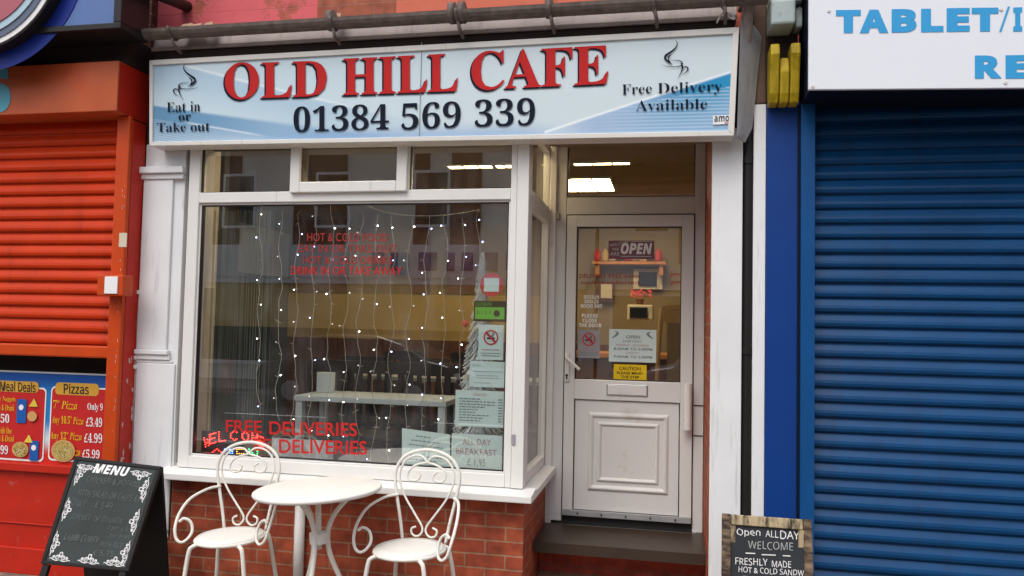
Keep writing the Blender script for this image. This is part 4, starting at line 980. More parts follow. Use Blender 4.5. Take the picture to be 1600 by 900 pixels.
# ================================================================== NOTICES IN THE WINDOW
YN = YB+.016
def notice(name, label, cat, l, t_, r_, b, m, Y=YN, loc=None, quad=None):
    Q = quad or RP(l, t_, r_, b, Y)
    c = (Vector(Q[0])+Vector(Q[2]))/2
    r0 = root(name, label, cat, (c.x, Y, c.z))
    MB().prism(Q, (0, .002, 0), 1).build('sheet', m, r0)
    return r0, Q
def ln(r0, Q, body, u0, u1, v0, v1, m='ink', st='plain', off=0, nm='printed_line'):
    f = quadmap(Q); write(nm, body, M[m], r0, [f(u0, v1), f(u1, v1), f(u1, v0), f(u0, v0)], st, off, .0012)
def bars(r0, Q, rows, m='ink'):
    f = quadmap(Q); mb = MB(); rr = random.Random(len(r0.name)+int(Q[0][0]*100) if True else 1)
    for v, u0, u1 in rows:
        u = u0
        while u < u1:
            w_ = rr.uniform(.03, .09); e = min(u+w_, u1)
            mb.add([f(u, v)+Vector((0, -.0012, 0)), f(e, v)+Vector((0, -.0012, 0)), f(e, v-.028)+Vector((0, -.0012, 0)), f(u, v-.028)+Vector((0, -.0012, 0))], [(0, 1, 2, 3)]); u = e+.018
    mb.build('print_rows', M[m], r0)
def nosmoke(r0, Q, cu, cv, rad):
    f = quadmap(Q); c = f(cu, cv); mb = MB(); ring(mb, c.x, c.z, c.y-.001, rad*.82, rad, .001)
    d = rad*.64; w_ = rad*.10; mb.prism([(c.x-d-w_, c.y-.0022, c.z+d-w_), (c.x-d+w_, c.y-.0022, c.z+d+w_), (c.x+d+w_, c.y-.0022, c.z-d+w_), (c.x+d-w_, c.y-.0022, c.z-d-w_)], (0, -.001, 0), 1)
    mb.build('prohibition_ring', M['inkred'], r0)
    mb = MB(); mb.box(c.x-rad*.55, c.x+rad*.5, c.y-.002, c.y-.001, c.z-rad*.22, c.z-rad*.02)
    ribbon(mb, [(c.x+rad*.3, c.z), (c.x+rad*.1, c.z+rad*.25), (c.x+rad*.4, c.z+rad*.35), (c.x+rad*.2, c.z+rad*.6)], [rad*.1]*4, lambda x, y: Vector((x, c.y-.0015, y)))
    mb.build('cigarette_symbol', M['blackprint'], r0)
a = at(768, 445, YN)
rs = root('round_sticker', 'round red sticker with pale square centre on the window near the tree top', 'sticker', (a.x, YN, a.z))
MB().prism(disc(a.x, a.z, YN, .066), (0, .002, 0), 1).build('red_disc', M['inkred'], rs)
MB().box(a.x-.043, a.x+.043, YN-.0012, YN-.0004, a.z-.038, a.z+.038).build('pale_square', M['paper'], rs)
r0, Q = notice('hygiene_rating_sticker', 'green and black rating sticker with number 4 under the round red sticker', 'sticker', 741, 470, 790, 503, M['blackprint'])
f = quadmap(Q); p = f(.04, .12); q_ = f(.96, .70); MB().box(p.x, q_.x, YN-.0012, YN-.0004, p.z, q_.z).build('green_panel', M['green'], r0)
ln(r0, Q, 'FOOD HYGIENE RATING', .06, .55, .76, .92, 'green'); ln(r0, Q, '0 1 2 3', .10, .52, .36, .52, 'blackprint')
c = f(.72, .4); MB().prism(disc(c.x, c.z, YN-.0014, .018, 16), (0, -.0006, 0), 1).build('rating_dot', M['blackprint'], r0); ln(r0, Q, '4', .69, .75, .30, .5, 'green')
r0, Q = notice('no_smoking_notice', 'pale no smoking notice on the window between rating sticker and papers', 'notice', 748, 507, 786, 563, M['paper']); nosmoke(r0, Q, .5, .64, .042); bars(r0, Q, [(.30, .15, .85)], 'inkpink'); bars(r0, Q, [(.20, .1, .9), (.13, .15, .85)])
r0, Q = notice('licence_notice', 'small landscape paper notice directly above the price list in the window', 'notice', 734, 564, 790, 606, M['paper']); bars(r0, Q, [(.86, .08, .3), (.62, .1, .9), (.46, .2, .8), (.36, .2, .85), (.17, .12, .6)])
r0, Q = notice('price_list', 'pale price list sheet above the ALL DAY BREAKFAST notice', 'notice', 712, 609, 789, 669, M['paper']); ln(r0, Q, 'SNACKS', .36, .62, .85, .93, 'inkpink')
bars(r0, Q, [(.78-k*.075, .08, [.5, .8, .8, .6, .45, .4, .7, .55, .5][k]) for k in range(9)]); bars(r0, Q, [(.78-k*.075, .86, .94) for k in range(9)])
r0, Q = notice('breakfast_notice', 'pale notice reading ALL DAY BREAKFAST 1.95 in the window corner', 'notice', 706, 677, 784, 737, M['paper'])
ln(r0, Q, 'ALL DAY', .22, .78, .70, .88, 'inkpink'); ln(r0, Q, 'BREAKFAST', .09, .90, .42, .60, 'inkpink'); ln(r0, Q, '£ 1.95', .32, .68, .12, .32)
Qs = QP((628, 669), (703, 679), (703, 737), (628, 729), YN)
r0, Q = notice('specials_sheet', 'tilted pale green paper sheet left of the ALL DAY BREAKFAST notice', 'notice', 0, 0, 0, 0, M['paper'], quad=Qs); bars(r0, Q, [(.86, .3, .6), (.74, .2, .8), (.62, .15, .85), (.50, .4, .6), (.34, .08, .9), (.24, .08, .75), (.12, .55, .75)])
r0, Q = notice('grey_card', 'grey card leaning inside the window behind the word DELIVERIES', 'card', 425, 684, 520, 726, M['papergrey'], Y=YB+.03)
r0, Q = notice('dim_card', 'darker grey card beside the grey card at the window bottom', 'card', 519, 682, 552, 730, M['slateblue'], Y=YB+.034)
# vinyl lettering
YV = YB+.0085
v = root('window_lettering', 'red vinyl words FREE DELIVERIES low on the window glass', 'lettering', (-2.3, YV, .95))
def vt(r0, body, l, t_, r_, b, dy=0, m='vinylred', st='plain', off=.012, Y=YV, nm='vinyl_words', **k): write(nm, body, M[m], r0, QP((l, t_), (r_, t_+dy), (r_, b+dy), (l, b), Y), st, off, .0, **k)
vt(v, 'FREE', 353, 656, 409, 675, 1.5); vt(v, 'DELIVERIES', 421, 658, 558, 679, 3)
vt(v, 'EE', 397, 685, 423, 704, .8); vt(v, 'DELIVERIES', 436, 686, 573, 708, 3)
v = root('window_lettering', 'faint red vinyl menu words in the upper middle of the window', 'lettering', (-2.0, YV, 1.9))
M['vinylfaint'] = mat('worn_red_vinyl', (.36, .03, .03), .6, .2)
vt(v, 'HOT & COLD FOOD', 480, 364, 606, 377, .5, 'vinylfaint', off=.0); vt(v, 'EAT IN OR TAKE OUT', 467, 382, 620, 394, .5, 'vinylfaint', off=.0)
vt(v, 'HOT & COLD DRINKS', 474, 400, 613, 412, .8, 'vinylfaint', off=.0); vt(v, 'DRINK IN OR TAKE AWAY', 455, 416, 628, 429, 1, off=.0)

# LED welcome open sign
YLED = YB+.10
led = root('led_open_sign', 'lit LED sign with red WELCOME arch over multicoloured OPEN', 'LED sign', (-2.62, YLED, .9))
LE = {'red': emis('led_red', (1, .03, .02), 11), 'blue': emis('led_blue', (.06, .25, 1), 16), 'yel': emis('led_amber', (1, .45, .08), 5), 'grn': emis('led_green', (.03, 1, .2), 8)}
a = at(316, 676, YLED); b = at(412, 722, YLED)
MB().box(a.x-.01, b.x+.01, YLED+.01, YLED+.02, b.z-.01, a.z+.01).build('led_backing', M['blackprint'], led)
def leds(pts, key, nm):
    mb = MB()
    for x, y in pts:
        c = at(x, y, YLED); r_ = .0034
        mb.add([c+Vector(d)*r_ for d in ((1, 0, 0), (0, 0, 1), (-1, 0, 0), (0, 0, -1), (0, -1, 0))]+[c+Vector((0, .01, 0))], [(0, 1, 4), (1, 2, 4), (2, 3, 4), (3, 0, 4), (1, 0, 5), (2, 1, 5), (3, 2, 5), (0, 3, 5)])
    mb.build(nm, LE[key], led)
STR = {'W': [[(0, 1), (.25, 0), (.5, .7), (.75, 0), (1, 1)]], 'E': [[(1, 1), (0, 1), (0, 0), (1, 0)], [(0, .5), (.8, .5)]], 'L': [[(0, 1), (0, 0), (1, 0)]], 'C': [[(1, .85), (.6, 1), (0, .7), (0, .3), (.6, 0), (1, .15)]],
       'O': [[(.5, 1), (0, .7), (0, .3), (.5, 0), (1, .3), (1, .7), (.5, 1)]], 'M': [[(0, 0), (.1, 1), (.5, .3), (.9, 1), (1, 0)]], 'P': [[(0, 0), (0, 1), (.9, .95), (.9, .55), (0, .5)]], 'N': [[(0, 0), (0, 1), (1, 0), (1, 1)]]}
def ledchar(ch, n=4):
    out = []
    for s_ in STR[ch]:
        for i in range(len(s_)-1):
            d = math.dist(s_[i], s_[i+1]); k_ = max(2, int(d*n))
            for k in range(k_): t_ = k/k_; out.append((s_[i][0]*(1-t_)+s_[i+1][0]*t_, s_[i][1]*(1-t_)+s_[i+1][1]*t_))
        out.append(s_[-1])
    return out
pts = []
for i, ch in enumerate('WELCOME'):
    a_ = RAD(165-i*25)
    for dx, dy in ledchar(ch): pts.append((365+43*math.cos(a_)+(dx-.5)*9.5, 700-12*math.sin(a_)-dy*14.5+(dx-.5)*(i-3)*1.2))
leds(pts, 'red', 'welcome_lights')
for i, (ch, k_) in enumerate((('O', 'red'), ('P', 'blue'), ('E', 'yel'), ('N', 'grn'))):
    leds([(332+i*19+dx*13, 716-dy*14) for dx, dy in ledchar(ch)], k_, 'open_lights')

# fairy lights
fl = root('fairy_lights', 'curtain of white fairy light strands hanging inside the window', 'fairy lights', (-1.8, YB+.12, 2.2))
YF = YB+.10
bulbm = [emis('bulb_warm', (1, .88, .70), 12), emis('bulb_white', (.88, .93, 1), 12), emis('bulb_blue', (.45, .5, 1), 9), emis('bulb_dim', (.8, .78, .75), 1.2)]
tops = [(409, 318), (440, 330), (466, 332), (492, 318), (519, 320), (544, 322), (564, 330), (591, 334), (615, 336), (642, 340), (668, 338), (697, 336), (725, 332), (749, 329)]
bots = [650, 658, 690, 705, 712, 716, 712, 738, 740, 736, 700, 692, 660, 450]
rr = random.Random(11)
mb = MB(); cab = crom([at(x, y, YF) for x, y in ((409, 312), (470, 314), (545, 313), (600, 331), (645, 337), (697, 336), (749, 328))], 5); mb.tube(cab, .0022, 5); mb.build('header_cable', M['wire'], fl)
ball = MB().lathe([(.0005, -.0042), (.003, -.003), (.0042, 0), (.003, .003), (.0005, .0042)], (0, 0, 0), 8)
bm_ = []
for k in range(4):
    me = bpy.data.meshes.new('bulb'); me.from_pydata(ball.v, [], ball.f); me.materials.append(bulbm[k]); [setattr(p, 'use_smooth', True) for p in me.polygons]; bm_.append(me)
for (tx, ty), by in zip(tops, bots):
    pts = []; y = ty; x = tx; ph = rr.random()*6
    n = int((by-ty)/17)
    for k in range(n+1):
        yy = ty+(by-ty)*k/n; xx = tx-(yy-ty)*.022+3.2*math.sin(k*.95+ph)+rr.uniform(-2, 2); pts.append(at(xx, yy, YF+rr.uniform(-.006, .006)))
    mb = MB(); mb.tube(crom(pts, 2), .0016, 5)
    bl = []
    nb_ = 7 if by > 500 else 3
    for k in range(nb_):
        i = int((k+.4+rr.random()*.4)*n/nb_); p = pts[min(i, n)]; q_ = p+Vector((rr.choice((-1, 1))*rr.uniform(.008, .022), -.004, rr.uniform(-.012, .012))); mb.tube([p, q_], .0018, 5); bl.append(q_)
    for k in range(n//3):
        p = pts[rr.randrange(n)]; mb.tube([p, p+Vector((rr.choice((-1, 1))*.018, 0, rr.uniform(-.012, .012)))], .0016, 4)
    st_ = mb.build('light_strand', M['wire'], fl)
    for q_ in bl:
        o = bpy.data.objects.new('bulb', rr.choice([bm_[0], bm_[1], bm_[1], bm_[2], bm_[2], bm_[3]])); COL.objects.link(o); o.parent = st_; o.location = q_-fl.location; o.scale = (rr.uniform(.7, 1.1),)*3

# christmas tree
YT = 4.62
tx = X(752, 500, YT); tz1 = Z(752, 402, YT)
tree = root('tinsel_christmas_tree', 'silver white tinsel christmas tree standing inside window behind the notices', 'christmas tree', (tx, YT, IZ0))
mb = MB(); rr = random.Random(4); H_ = tz1-IZ0
for k in range(3600):
    t_ = rr.random()**.8; z = IZ0+.1+(1-t_)*(H_-.1); rad = .02+.20*t_; a_ = rr.random()*2*math.pi; l_ = rad*rr.uniform(.55, 1.08)
    d = Vector((math.cos(a_), math.sin(a_), 0)); p0 = Vector((tx, YT, z+.03)); p1 = p0+d*l_-Vector((0, 0, .04+.03*rr.random()))
    side = d.cross(Vector((0, 0, 1)))*(.004+.003*rr.random()); q_ = p0+d*l_*.45
    mb.add([q_-side, q_+side, p1+side*.4+Vector((0, 0, .004)), p1-side*.4], [(0, 1, 2, 3)])
    for j in range(3):
        u = .4+.6*rr.random(); b_ = p0*(1-u)+p1*u; e = b_+Vector((rr.uniform(-1, 1), rr.uniform(-1, 1), rr.uniform(-1, 1)))*.024; mb.add([b_-side*.3, b_+side*.3, e], [(0, 1, 2)])
mb.build('tinsel_branches', M['tinsel'], tree)
MB().tube([(tx, YT, IZ0), (tx, YT, tz1)], .012).build('trunk', M['steel'], tree)
mb = MB(); mb.lathe([(.0005, -.022), (.016, -.014), (.022, 0), (.016, .014), (.0005, .022)], at(727, 506, YT-.12), 14); mb.build('bauble', M['inkred'], tree, smooth=True)

# ================================================================== DOOR STICKERS
YE = YD-.0125
r0 = root('open_sticker', 'maroon and white WELCOME WE ARE OPEN sticker high on the door glass', 'sticker', (-.3, YE, 2.1))
M['maroonfilm'] = mat('maroon_film', (.22, .09, .12), .5, .1)
MB().prism(RP(951, 376, 1022, 405, YE), (0, .001, 0), 1).build('film', M['maroonfilm'], r0)
M['palegrey'] = mat('pale_grey_print', (.5, .5, .52), .6, .05)
vt(r0, 'OPEN', 970, 379.5, 1019, 397, .5, 'white', 'boldital', .02, YE-.001); 
write('small_words', 'WELCOME', M['palegrey'], r0, QP((952, 381), (982, 376), (982, 380.5), (952, 386), YE-.001), 'plain', .01, 0); vt(r0, 'WE', 956, 387, 967, 392, 0, 'palegrey', 'plain', .01, YE-.001); vt(r0, 'ARE', 953, 394, 968, 399.5, 0, 'palegrey', 'plain', .01, YE-.001)
mb = MB(); q_ = RP(970, 400, 1018, 401.5, YE-.001); mb.prism(q_, (0, -.0005, 0), 1); mb.prism(RP(985, 377, 1020, 378, YE-.001), (0, -.0005, 0), 1); mb.build('white_rule', M['palegrey'], r0)
r0 = root('door_lettering', 'white PLEASE CLOSE THE DOOR sticker above the no smoking sign', 'lettering', (-.5, YE, 1.65))
for b_, l, t_, r_, bb in (('PLEASE', 909, 490, 934, 496), ('CLOSE', 910, 497.5, 933, 503.5), ('THE DOOR', 904.5, 505, 940, 511)): vt(r0, b_, l, t_, r_, bb, .5, 'white', 'bold', .01, YE)
r0 = root('door_lettering', 'mirror-reversed PLEASE CLOSE THE DOOR sticker, the upper of the two', 'lettering', (-.5, YE, 1.75))
for b_, l, t_, r_, bb in (('PLEASE', 912, 461, 936, 466.5), ('CLOSE', 913, 468, 935, 473.5), ('THE DOOR', 906.5, 475, 941, 481)): vt(r0, b_, l, t_, r_, bb, .5, 'white', 'bold', .01, YE, mirror=True)
r0, Q = notice('no_smoking_notice', 'grey no smoking notice at the left of the door glass', 'notice', 903, 515, 937, 560, M['greyboard'], Y=YE); nosmoke(r0, Q, .5, .66, .042); bars(r0, Q, [(.30, .15, .85)], 'inkpink'); bars(r0, Q, [(.2, .1, .9), (.13, .1, .9)])
r0, Q = notice('opening_hours_notice', 'pale green opening hours notice in the middle of the door glass', 'notice', 952, 514, 1025, 567, M['paper'], Y=YE)
ln(r0, Q, 'OPEN', .36, .66, .72, .82, 'ink', 'plain', .02); ln(r0, Q, 'EVERYDAY', .3, .7, .60, .67); ln(r0, Q, 'MONDAY - SATURDAY', .15, .85, .48, .55, 'inkpink'); ln(r0, Q, '8.00AM TO 5.00PM', .1, .92, .36, .44, 'ink', 'plain', .02); ln(r0, Q, 'SUNDAY', .36, .64, .25, .31, 'inkpink'); ln(r0, Q, '9.00AM TO 3.00PM', .1, .92, .12, .2, 'ink', 'plain', .02)
f = quadmap(Q); mb = MB()
for m_, cx in ((1, .06), (-1, .94)):
    ribbon(mb, [(cx, .72), (cx+m_*.08, .80), (cx+m_*.12, .88), (cx+m_*.06, .94)], [.01, .05, .05, .01], lambda x, y: f(x, y)+Vector((0, -.0012, 0)))
mb.build('corner_flourish', M['ink'], r0)
r0, Q = notice('caution_notice', 'yellow CAUTION PLEASE MIND THE STEP notice at the bottom of door glass', 'notice', 959, 569, 1010, 594, M['cautionyellow'], Y=YE)
ln(r0, Q, 'CAUTION', .16, .82, .62, .86, 'blackprint', 'plain', .01); ln(r0, Q, 'PLEASE MIND', .1, .88, .34, .52, 'blackprint', 'plain', .02); ln(r0, Q, 'THE STEP', .22, .78, .08, .26, 'blackprint', 'plain', .02)
v = root('door_lettering', 'faint red vinyl lettering across the upper door glass', 'lettering', (-.25, YE, 1.95))
vt(v, 'DELIVERY FREE within', 905, 428, 1000, 434, .5, 'vinylfaint', 'plain', 0, YE); vt(v, 'pm', 1048, 427, 1062, 434, 0, 'vinylred', 'plain', 0, YE); vt(v, 'orders collected', 908, 438, 998, 444, .5, 'vinylfaint', 'plain', 0, YE); vt(v, 'pm', 1049, 439, 1063, 446, 0, 'vinylred', 'plain', 0, YE)

# ================================================================== INTERIOR THINGS
lamp = emis('troffer_diffuser', (1, .76, .42), 20)
def troffer(x, y, sx, sy, label):
    r0 = root('ceiling_light', label, 'ceiling light', (x, y, IZ1), 'ceiling lights in the cafe')
    MB().box(x-sx/2, x+sx/2, y-sy/2, y+sy/2, IZ1-.012, IZ1-.004).build('diffuser', lamp, r0)
    mb = MB(); 
    for a_, b_, c_, d_ in ((x-sx/2-.02, x-sx/2, y-sy/2-.02, y+sy/2+.02), (x+sx/2, x+sx/2+.02, y-sy/2-.02, y+sy/2+.02), (x-sx/2, x+sx/2, y-sy/2-.02, y-sy/2), (x-sx/2, x+sx/2, y+sy/2, y+sy/2+.02), (x-sx*.18, x-sx*.18+.012, y-sy/2, y+sy/2), (x+sx*.18, x+sx*.18+.012, y-sy/2, y+sy/2)): mb.box(a_, b_, c_, d_, IZ1-.018, IZ1-.001)
    mb.build('light_frame', M['cream_card'], r0)
def ly(py, px): # ceiling hit
    d = RT*(px-800)-UP*(py-450)+FWD*F; k_ = (IZ1-EYE)/d.z; return d*k_
p = ly(287, 912); troffer(p.x, p.y, .50, .62, 'large square lit ceiling light seen through the door transom')
p = ly(253, 940); troffer(p.x, p.y, .42, .07, 'thin lit strip ceiling light above the large square one')
p = ly(311, 1010); troffer(p.x, p.y, .6, .25, 'farthest lit ceiling light low in the door transom')
p = ly(258, 735); troffer(p.x, p.y, .35, .10, 'thin lit ceiling light in the right upper window pane')
p = ly(257, 795); troffer(p.x, p.y, .20, .10, 'short lit ceiling light beside the window post')
for x_, y_, n_ in ((-3.2, 8.0, 'left rear'), (-2.0, 8.0, 'middle rear'), (-1.2, 4.95, 'front middle')): troffer(x_, 7.4 if y_ > 7 else 4.72, .8, .14, 'added ceiling light brightening the room from out of view, '+n_)  # lamps added to brighten the interior, placed where they stay unseen
troffer(-2.2, 4.75, .6, .16, 'added ceiling light brightening the window tables, unseen behind the sign')  # extra lamp added for interior brightness, out of sight
def int_chair():
    r0 = root('dining_chair', '', 'chair'); m = M['darkwood']
    MB().box(-.2, .2, -.2, .2, .44, .47).build('seat', m, r0, .008)
    for sx in (-1, 1):
        MB().box(sx*.19-.018, sx*.19+.018, .17, .205, 0, .95).build('leg', m, r0); MB().box(sx*.19-.018, sx*.19+.018, -.2, -.165, 0, .44).build('leg', m, r0)
    mb = MB(); mb.box(-.19, .19, .172, .20, .87, .96)
    for k in range(4): mb.box(-.125+k*.075, -.101+k*.075, .178, .195, .47, .87)
    mb.build('backrest', m, r0); return r0
ch0 = int_chair(); cl = [(X(520, 600, 5.3), 5.14, 0, ''), (X(600, 600, 5.3), 5.16, .08, ''), (X(675, 600, 5.3), 5.12, -.06, ''), (-1.95, 5.92, 0, 'first'), (-1.45, 5.95, .1, 'second'), (-.95, 5.90, -.1, 'third'), (-2.6, 7.3, 0, 'fourth'), (-1.9, 7.35, .1, 'fifth'), (-1.2, 7.3, 0, 'sixth'), (-2.45, 5.9, 0, 'seventh')]
labs = ['dark slat-back chair tucked behind the front table, nearest the LED sign', 'dark slat-back chair tucked behind the middle of the front table', 'dark slat-back chair tucked behind the front table by the tinsel tree', 'dark dining chair in the second row, left one', 'dark dining chair in the middle of the second row', 'dark dining chair in the second row near the tinsel tree',
        'dark dining chair at the rear table, leftmost', 'dark dining chair at the middle of the rear table', 'dark dining chair at the rear table nearest the door', 'dark dining chair at the far left end of the second row']
for i, (x, y, rz, _) in enumerate(cl):
    o = ch0 if i == 0 else copy_tree(ch0); o.location = (x, y, IZ0); o.rotation_euler = (0, 0, rz); o['label'] = labs[i]; o['group'] = 'dark chairs inside the cafe'
def int_table(x0, x1, y0, y1, label, h=.73):
    r0 = root('dining_table', label, 'table', ((x0+x1)/2, (y0+y1)/2, IZ0), 'tables inside the cafe')
    MB().box(x0, x1, y0, y1, IZ0+h, IZ0+h+.035).build('tabletop', M['lighttable'], r0, .004)
    for x in (x0+.03, x1-.03):
        for y in (y0+.03, y1-.03): MB().box(x-.022, x+.022, y-.022, y+.022, IZ0, IZ0+h).build('leg', M['lighttable'], r0)
a = at(460, 610, 4.64); int_table(a.x, -1.34, 4.64, 5.05, 'pale grey topped table just inside the window')
int_table(-2.9, -.8, 6.6, 7.1, 'pale grey topped table farther back in the cafe')
a = at(504, 568, 4.9); b = at(516, 580, 4.9); tag(MB().box(a.x-.03, b.x+.03, 4.88, 4.92, IZ0+.766, IZ0+.90).build('menu_card_holder', M['papergrey'], None, .004), 'pale grey card holder standing on the front cafe table', 'card holder')
# counter area seen through door
ctr = root('counter', 'pine and cream serving counter at the back of the cafe', 'counter', (-.2, 7.6, IZ0))
MB().box(-.9, 1.2, 7.4, 7.9, IZ0, IZ0+.95).build('counter_front', M['panel_brown'], ctr); MB().box(-.95, 1.25, 7.35, 7.95, IZ0+.952, IZ0+1.0).build('counter_top', M['orangewood'], ctr, .006)
YK = 9.1
def back(l, t_, r_, b, Y0, Y1): a_ = at(l, t_, Y0); c_ = at(r_, b, Y0); return MB().box(a_.x, c_.x, Y0, Y1, c_.z, a_.z)
sh = root('wall_shelf', 'pine shelf on brackets high on the back wall seen through the door', 'shelf', (-.2, 9.0, 2.1))
back(925, 408, 1040, 413, 8.36, 8.58).build('shelf_board', M['orangewood'], sh); 
for l_ in (930, 1030): back(l_, 413, l_+6, 430, 8.4, 8.58).build('bracket', M['orangewood'], sh)
rr = random.Random(8)
for k in range(9):
    px_ = 930+k*12; h_ = 9+rr.random()*6; c_ = at(px_+3, 408, 8.45)
    o = MB().lathe([(.035, 0), (.04, .01), (.038, .09), (.018, .11), (.018, .13), (.0005, .131)], (c_.x, 8.45, c_.z+.002), 10).build('jar', [M['inkred'], M['mustard'], M['cream_card'], M['panel_brown']][k % 4], None, smooth=True)
    tag(o, ['red', 'mustard', 'cream', 'brown'][k % 4]+' jar on the pine wall shelf, '+['leftmost', 'second from the left', 'third from the left', 'fourth from the left', 'in the middle of the row', 'fourth from the right', 'third from the right', 'second from the right', 'rightmost'][k], 'jar', 'jars on the wall shelf')
r0 = root('wall_screen', 'dark wall screen in a pale surround seen through the door glass', 'screen', (-.1, 9.15, 1.9)); back(990, 420, 1035, 452, 8.53, 8.59).build('surround', M['cream_card'], r0); back(998, 425, 1026, 447, 8.51, 8.529).build('screen', M['screen'], r0)
r0 = root('microwave', 'dark microwave oven on the counter behind the door', 'microwave', (-.2, 8.5, 1.5))
back(980, 476, 1020, 500, 7.5, 7.8).build('body', M['cream_card'], r0, .01); back(984, 480, 1011, 497, 7.485, 7.499).build('microwave_door', M['screen'], r0)
r0 = root('flower_pot', 'small red flower bunch in a pot above the microwave', 'pot plant', (-.2, 8.5, 1.75))
c_ = at(1000, 476, 7.65); MB().lathe([(.03, 0), (.04, .05), (.0005, .05)], (c_.x, 7.65, c_.z+.001), 10).build('pot', M['panel_brown'], r0)
mb = MB()
for k in range(60):
    q_ = Vector((c_.x+rr.uniform(-.1, .1), 7.65+rr.uniform(-.05, .05), c_.z+.06+rr.random()*.08)); mb.add([q_, q_+Vector((.018, 0, .006)), q_+Vector((.004, .01, .018))], [(0, 1, 2)])
mb.build('blooms', M['inkred'], r0)
r0 = root('cream_cabinet', 'cream cabinet with pale wood trim at the right inside the door', 'cabinet', (.15, 6.6, IZ0))
a_ = at(1043, 484, 6.5); MB().box(a_.x, a_.x+.6, 6.5, 6.9, IZ0, a_.z).build('carcass', M['cream_wall'], r0); MB().box(a_.x-.02, a_.x+.62, 6.48, 6.92, a_.z+.001, a_.z+.04).build('cabinet_top', M['palewood'], r0)
r0 = root('pale_wood_chair', 'pale wooden chair seen from behind through the door glass', 'chair', (-.2, 6.2, IZ0))
a_ = at(1034, 480, 6.2); b_ = at(1028, 555, 6.2)
for dx in (0, .34): MB().tube([(a_.x+dx, 6.25, a_.z), (b_.x+dx, 6.2, b_.z), (b_.x+dx, 6.18, IZ0)], .018).build('leg', M['palewood'], r0)
MB().box(b_.x-.0, b_.x+.34, 5.8, 6.2, IZ0+.44, IZ0+.47).build('seat', M['palewood'], r0); MB().box(a_.x, a_.x+.34, 6.23, 6.27, a_.z-.12, a_.z-.02).build('backrest', M['palewood'], r0)
# pictures on back wall
for i, (l, t_, r_, b, mm, lb_) in enumerate(((560, 330, 592, 362, 'maroon', 'dark red framed picture at the left of the back wall'), (610, 395, 636, 424, 'slateblue', 'blue grey framed picture in the middle of the back wall'), (935, 440, 960, 470, 'cream_card', 'cream framed picture left of the wall screen'))):
    r0 = root('wall_picture', lb_, 'picture', at(l, t_, 8.5)); mb = back(l, t_, r_, b, 8.50, 8.54); mb.build('picture_frame', M['panel_brown'], r0); back(l+4, t_+4, r_-4, b-4, 8.48, 8.499).build('picture_print', M[mm], r0)
# net curtain on left
cur = MB(); n = 110; x0, x1 = -2.82, -2.42; yc_ = YB+.22
pp = [(x0+(x1-x0)*k/n, yc_+.015*math.sin(k*1.9)+.006*math.sin(k*.7)) for k in range(n+1)]
for a_, b_ in zip(pp, pp[1:]):
    pass
zt2, zb2 = 1.72, .80
for k, (x, y) in enumerate(pp):
    if k % 2 == 0: cur.box(x-.0008, x+.0008, y-.0008, y+.0008, zb2, 2.28)
tag(cur.build('string_curtain', M['curtain'], None), 'grey string curtain hanging inside the left end of the window', 'curtain')

# ================================================================== OPPOSITE SIDE (seen in the glass)
def opp(name, label, x0, x1, wall, bands, fascia, h=6.4, y=-11.0):
    r0 = root(name, label, 'building', ((x0+x1)/2, y, 0))
    MB().box(x0, x1, y-6, y, 0, h).build('wall', wall, r0)
    MB().box(x0-.1, x1+.1, y-6.2, y+.2, h+.002, h+.3).build('roof', M['slate'], r0)
    n = max(1, int((x1-x0)/2.4))
    for k in range(n):
        cx = x0+(k+.5)*(x1-x0)/n
        for z0 in (4.1,):
            wn = MB().frame(cx-.5, cx+.5, z0, z0+1.5, y, y+.06, .07).build('window', M['white'], r0); MB().box(cx-.43, cx+.43, y+.001, y+.02, z0+.07, z0+1.43).build('pane', M['oppdark'], wn)
    for b0, b1 in bands: MB().box(b0, b1, y+.001, y+.05, 3.3, h-.2).build('brown_bay', M['panel_brown'], r0)
    MB().box(x0+.2, x1-.2, y+.002, y+.25, 2.6, 3.2).build('shop_fascia', fascia, r0)
    sw = MB().frame(x0+.3, x1-.3, .4, 2.55, y+.002, y+.08, .1).build('shop_window', M['white'], r0)
    MB().box(x0+.4, x1-.4, y+.003, y+.03, .5, 2.45).build('pane', M['oppdark'], sw)
    return r0
opp('terraced_building', 'brown brick terraced shop reflected at the left of the window', -20, -13.05, M['render_brown'], [], M['slateblue'])
M['tanshut'] = mat('tan_shutter', (.66, .45, .16), .6, .12, 2, bump=.2, bs=8)
M['fasciablue'] = mat('blue_fascia_shapes', (.05, .07, .30), .5, .1)
r0 = opp('terraced_building', 'cream rendered building with brown bays reflected in the window', -13, -2.0, M['render'], [(-12.4, -11.6), (-10.0, -8.5), (-6.6, -6.2), (-5.6, -4.8)], M['white'])
MB().box(-12.9, -2.1, -10.99, -10.70, 2.76, 3.62).build('shop_fascia', M['white'], r0)
shutter_y = MB().box(-12.2, -2.2, -10.99, -10.84, 1.42, 2.755).build('tan_shutter', M['tanshut'], r0)
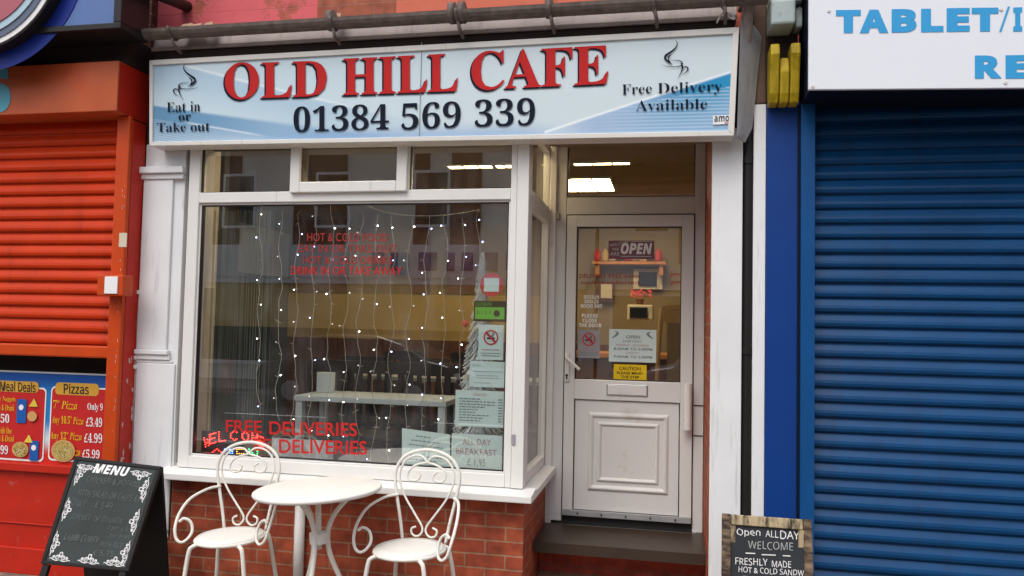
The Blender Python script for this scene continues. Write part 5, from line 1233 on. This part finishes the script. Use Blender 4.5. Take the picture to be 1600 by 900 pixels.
for x_, w_ in ((-7.6, .34), (-7.1, .2), (-6.35, .5), (-5.6, .22), (-5.2, .3), (-4.6, .34), (-4.05, .34), (-3.4, .2)): MB().box(x_, x_+w_, -10.699, -10.66, 2.95, 3.42).build('fascia_panel', M['fasciablue'], r0, .02)
opp('terraced_building', 'cream rendered building reflected in the door glass', -1.9, 6.5, M['render'], [(.2, 1.0)], M['white'])
opp('terraced_building', 'brown brick building at the far right across the road', 6.6, 15, M['render_brown'], [], M['bluepaint'])
# parked car on the far side
def car(x, y, paint, label, sgn=1):
    r0 = root('parked_car', label, 'car', (x, y, -.12), 'cars parked across the road')
    prof = [(-2.1, .30), (-2.12, .62), (-2.0, .86), (-1.55, .93), (-1.0, 1.38), (-.6, 1.46), (.5, 1.45), (1.0, 1.30), (1.55, .98), (2.0, .88), (2.1, .6), (2.08, .30)]
    mb = MB(); mb.prism([(x+sgn*a_, y-.82, b_-.12) for a_, b_ in prof], (0, 1.64, 0), 1); mb.build('body', paint, r0, .05)
    g = [(-1.42, .95), (-.98, 1.32), (-.58, 1.40), (.48, 1.39), (.92, 1.26), (1.35, .97)]
    mb = MB(); mb.prism([(x+sgn*a_, y-.832, b_-.12) for a_, b_ in g], (0, 1.664, 0), 1); mb.build('side_window', M['oppdark'], r0)
    for wx in (-1.3, 1.3):
        for wy in (-.78, .78):
            wh = MB().tube([(x+wx, y+wy-.1, .2), (x+wx, y+wy+.1, .2)], .32, 24).build('wheel', M['black'], r0); MB().tube([(x+wx, y+wy-.105, .2), (x+wx, y+wy+.105, .2)], .2, 16).build('rim', M['steel'], wh)
    for wy in (-.6, .6): MB().box(x+sgn*2.08, x+sgn*2.12, y+wy-.15, y+wy+.15, .5, .62).build('headlight', M['white'], r0)
    return r0
M['carblack'] = mat('dark_car_paint', (.02, .022, .03), .25, .05, coat=.5); M['carsilver'] = mat('silver_car_paint', (.35, .36, .38), .3, .05, metal=.6)
car(-6.2, -7.1, M['carblack'], 'dark parked car reflected in the bay window'); car(1.6, -7.1, M['carsilver'], 'silver parked car reflected in the door glass')

bpy.data.scenes.remove(TMP)
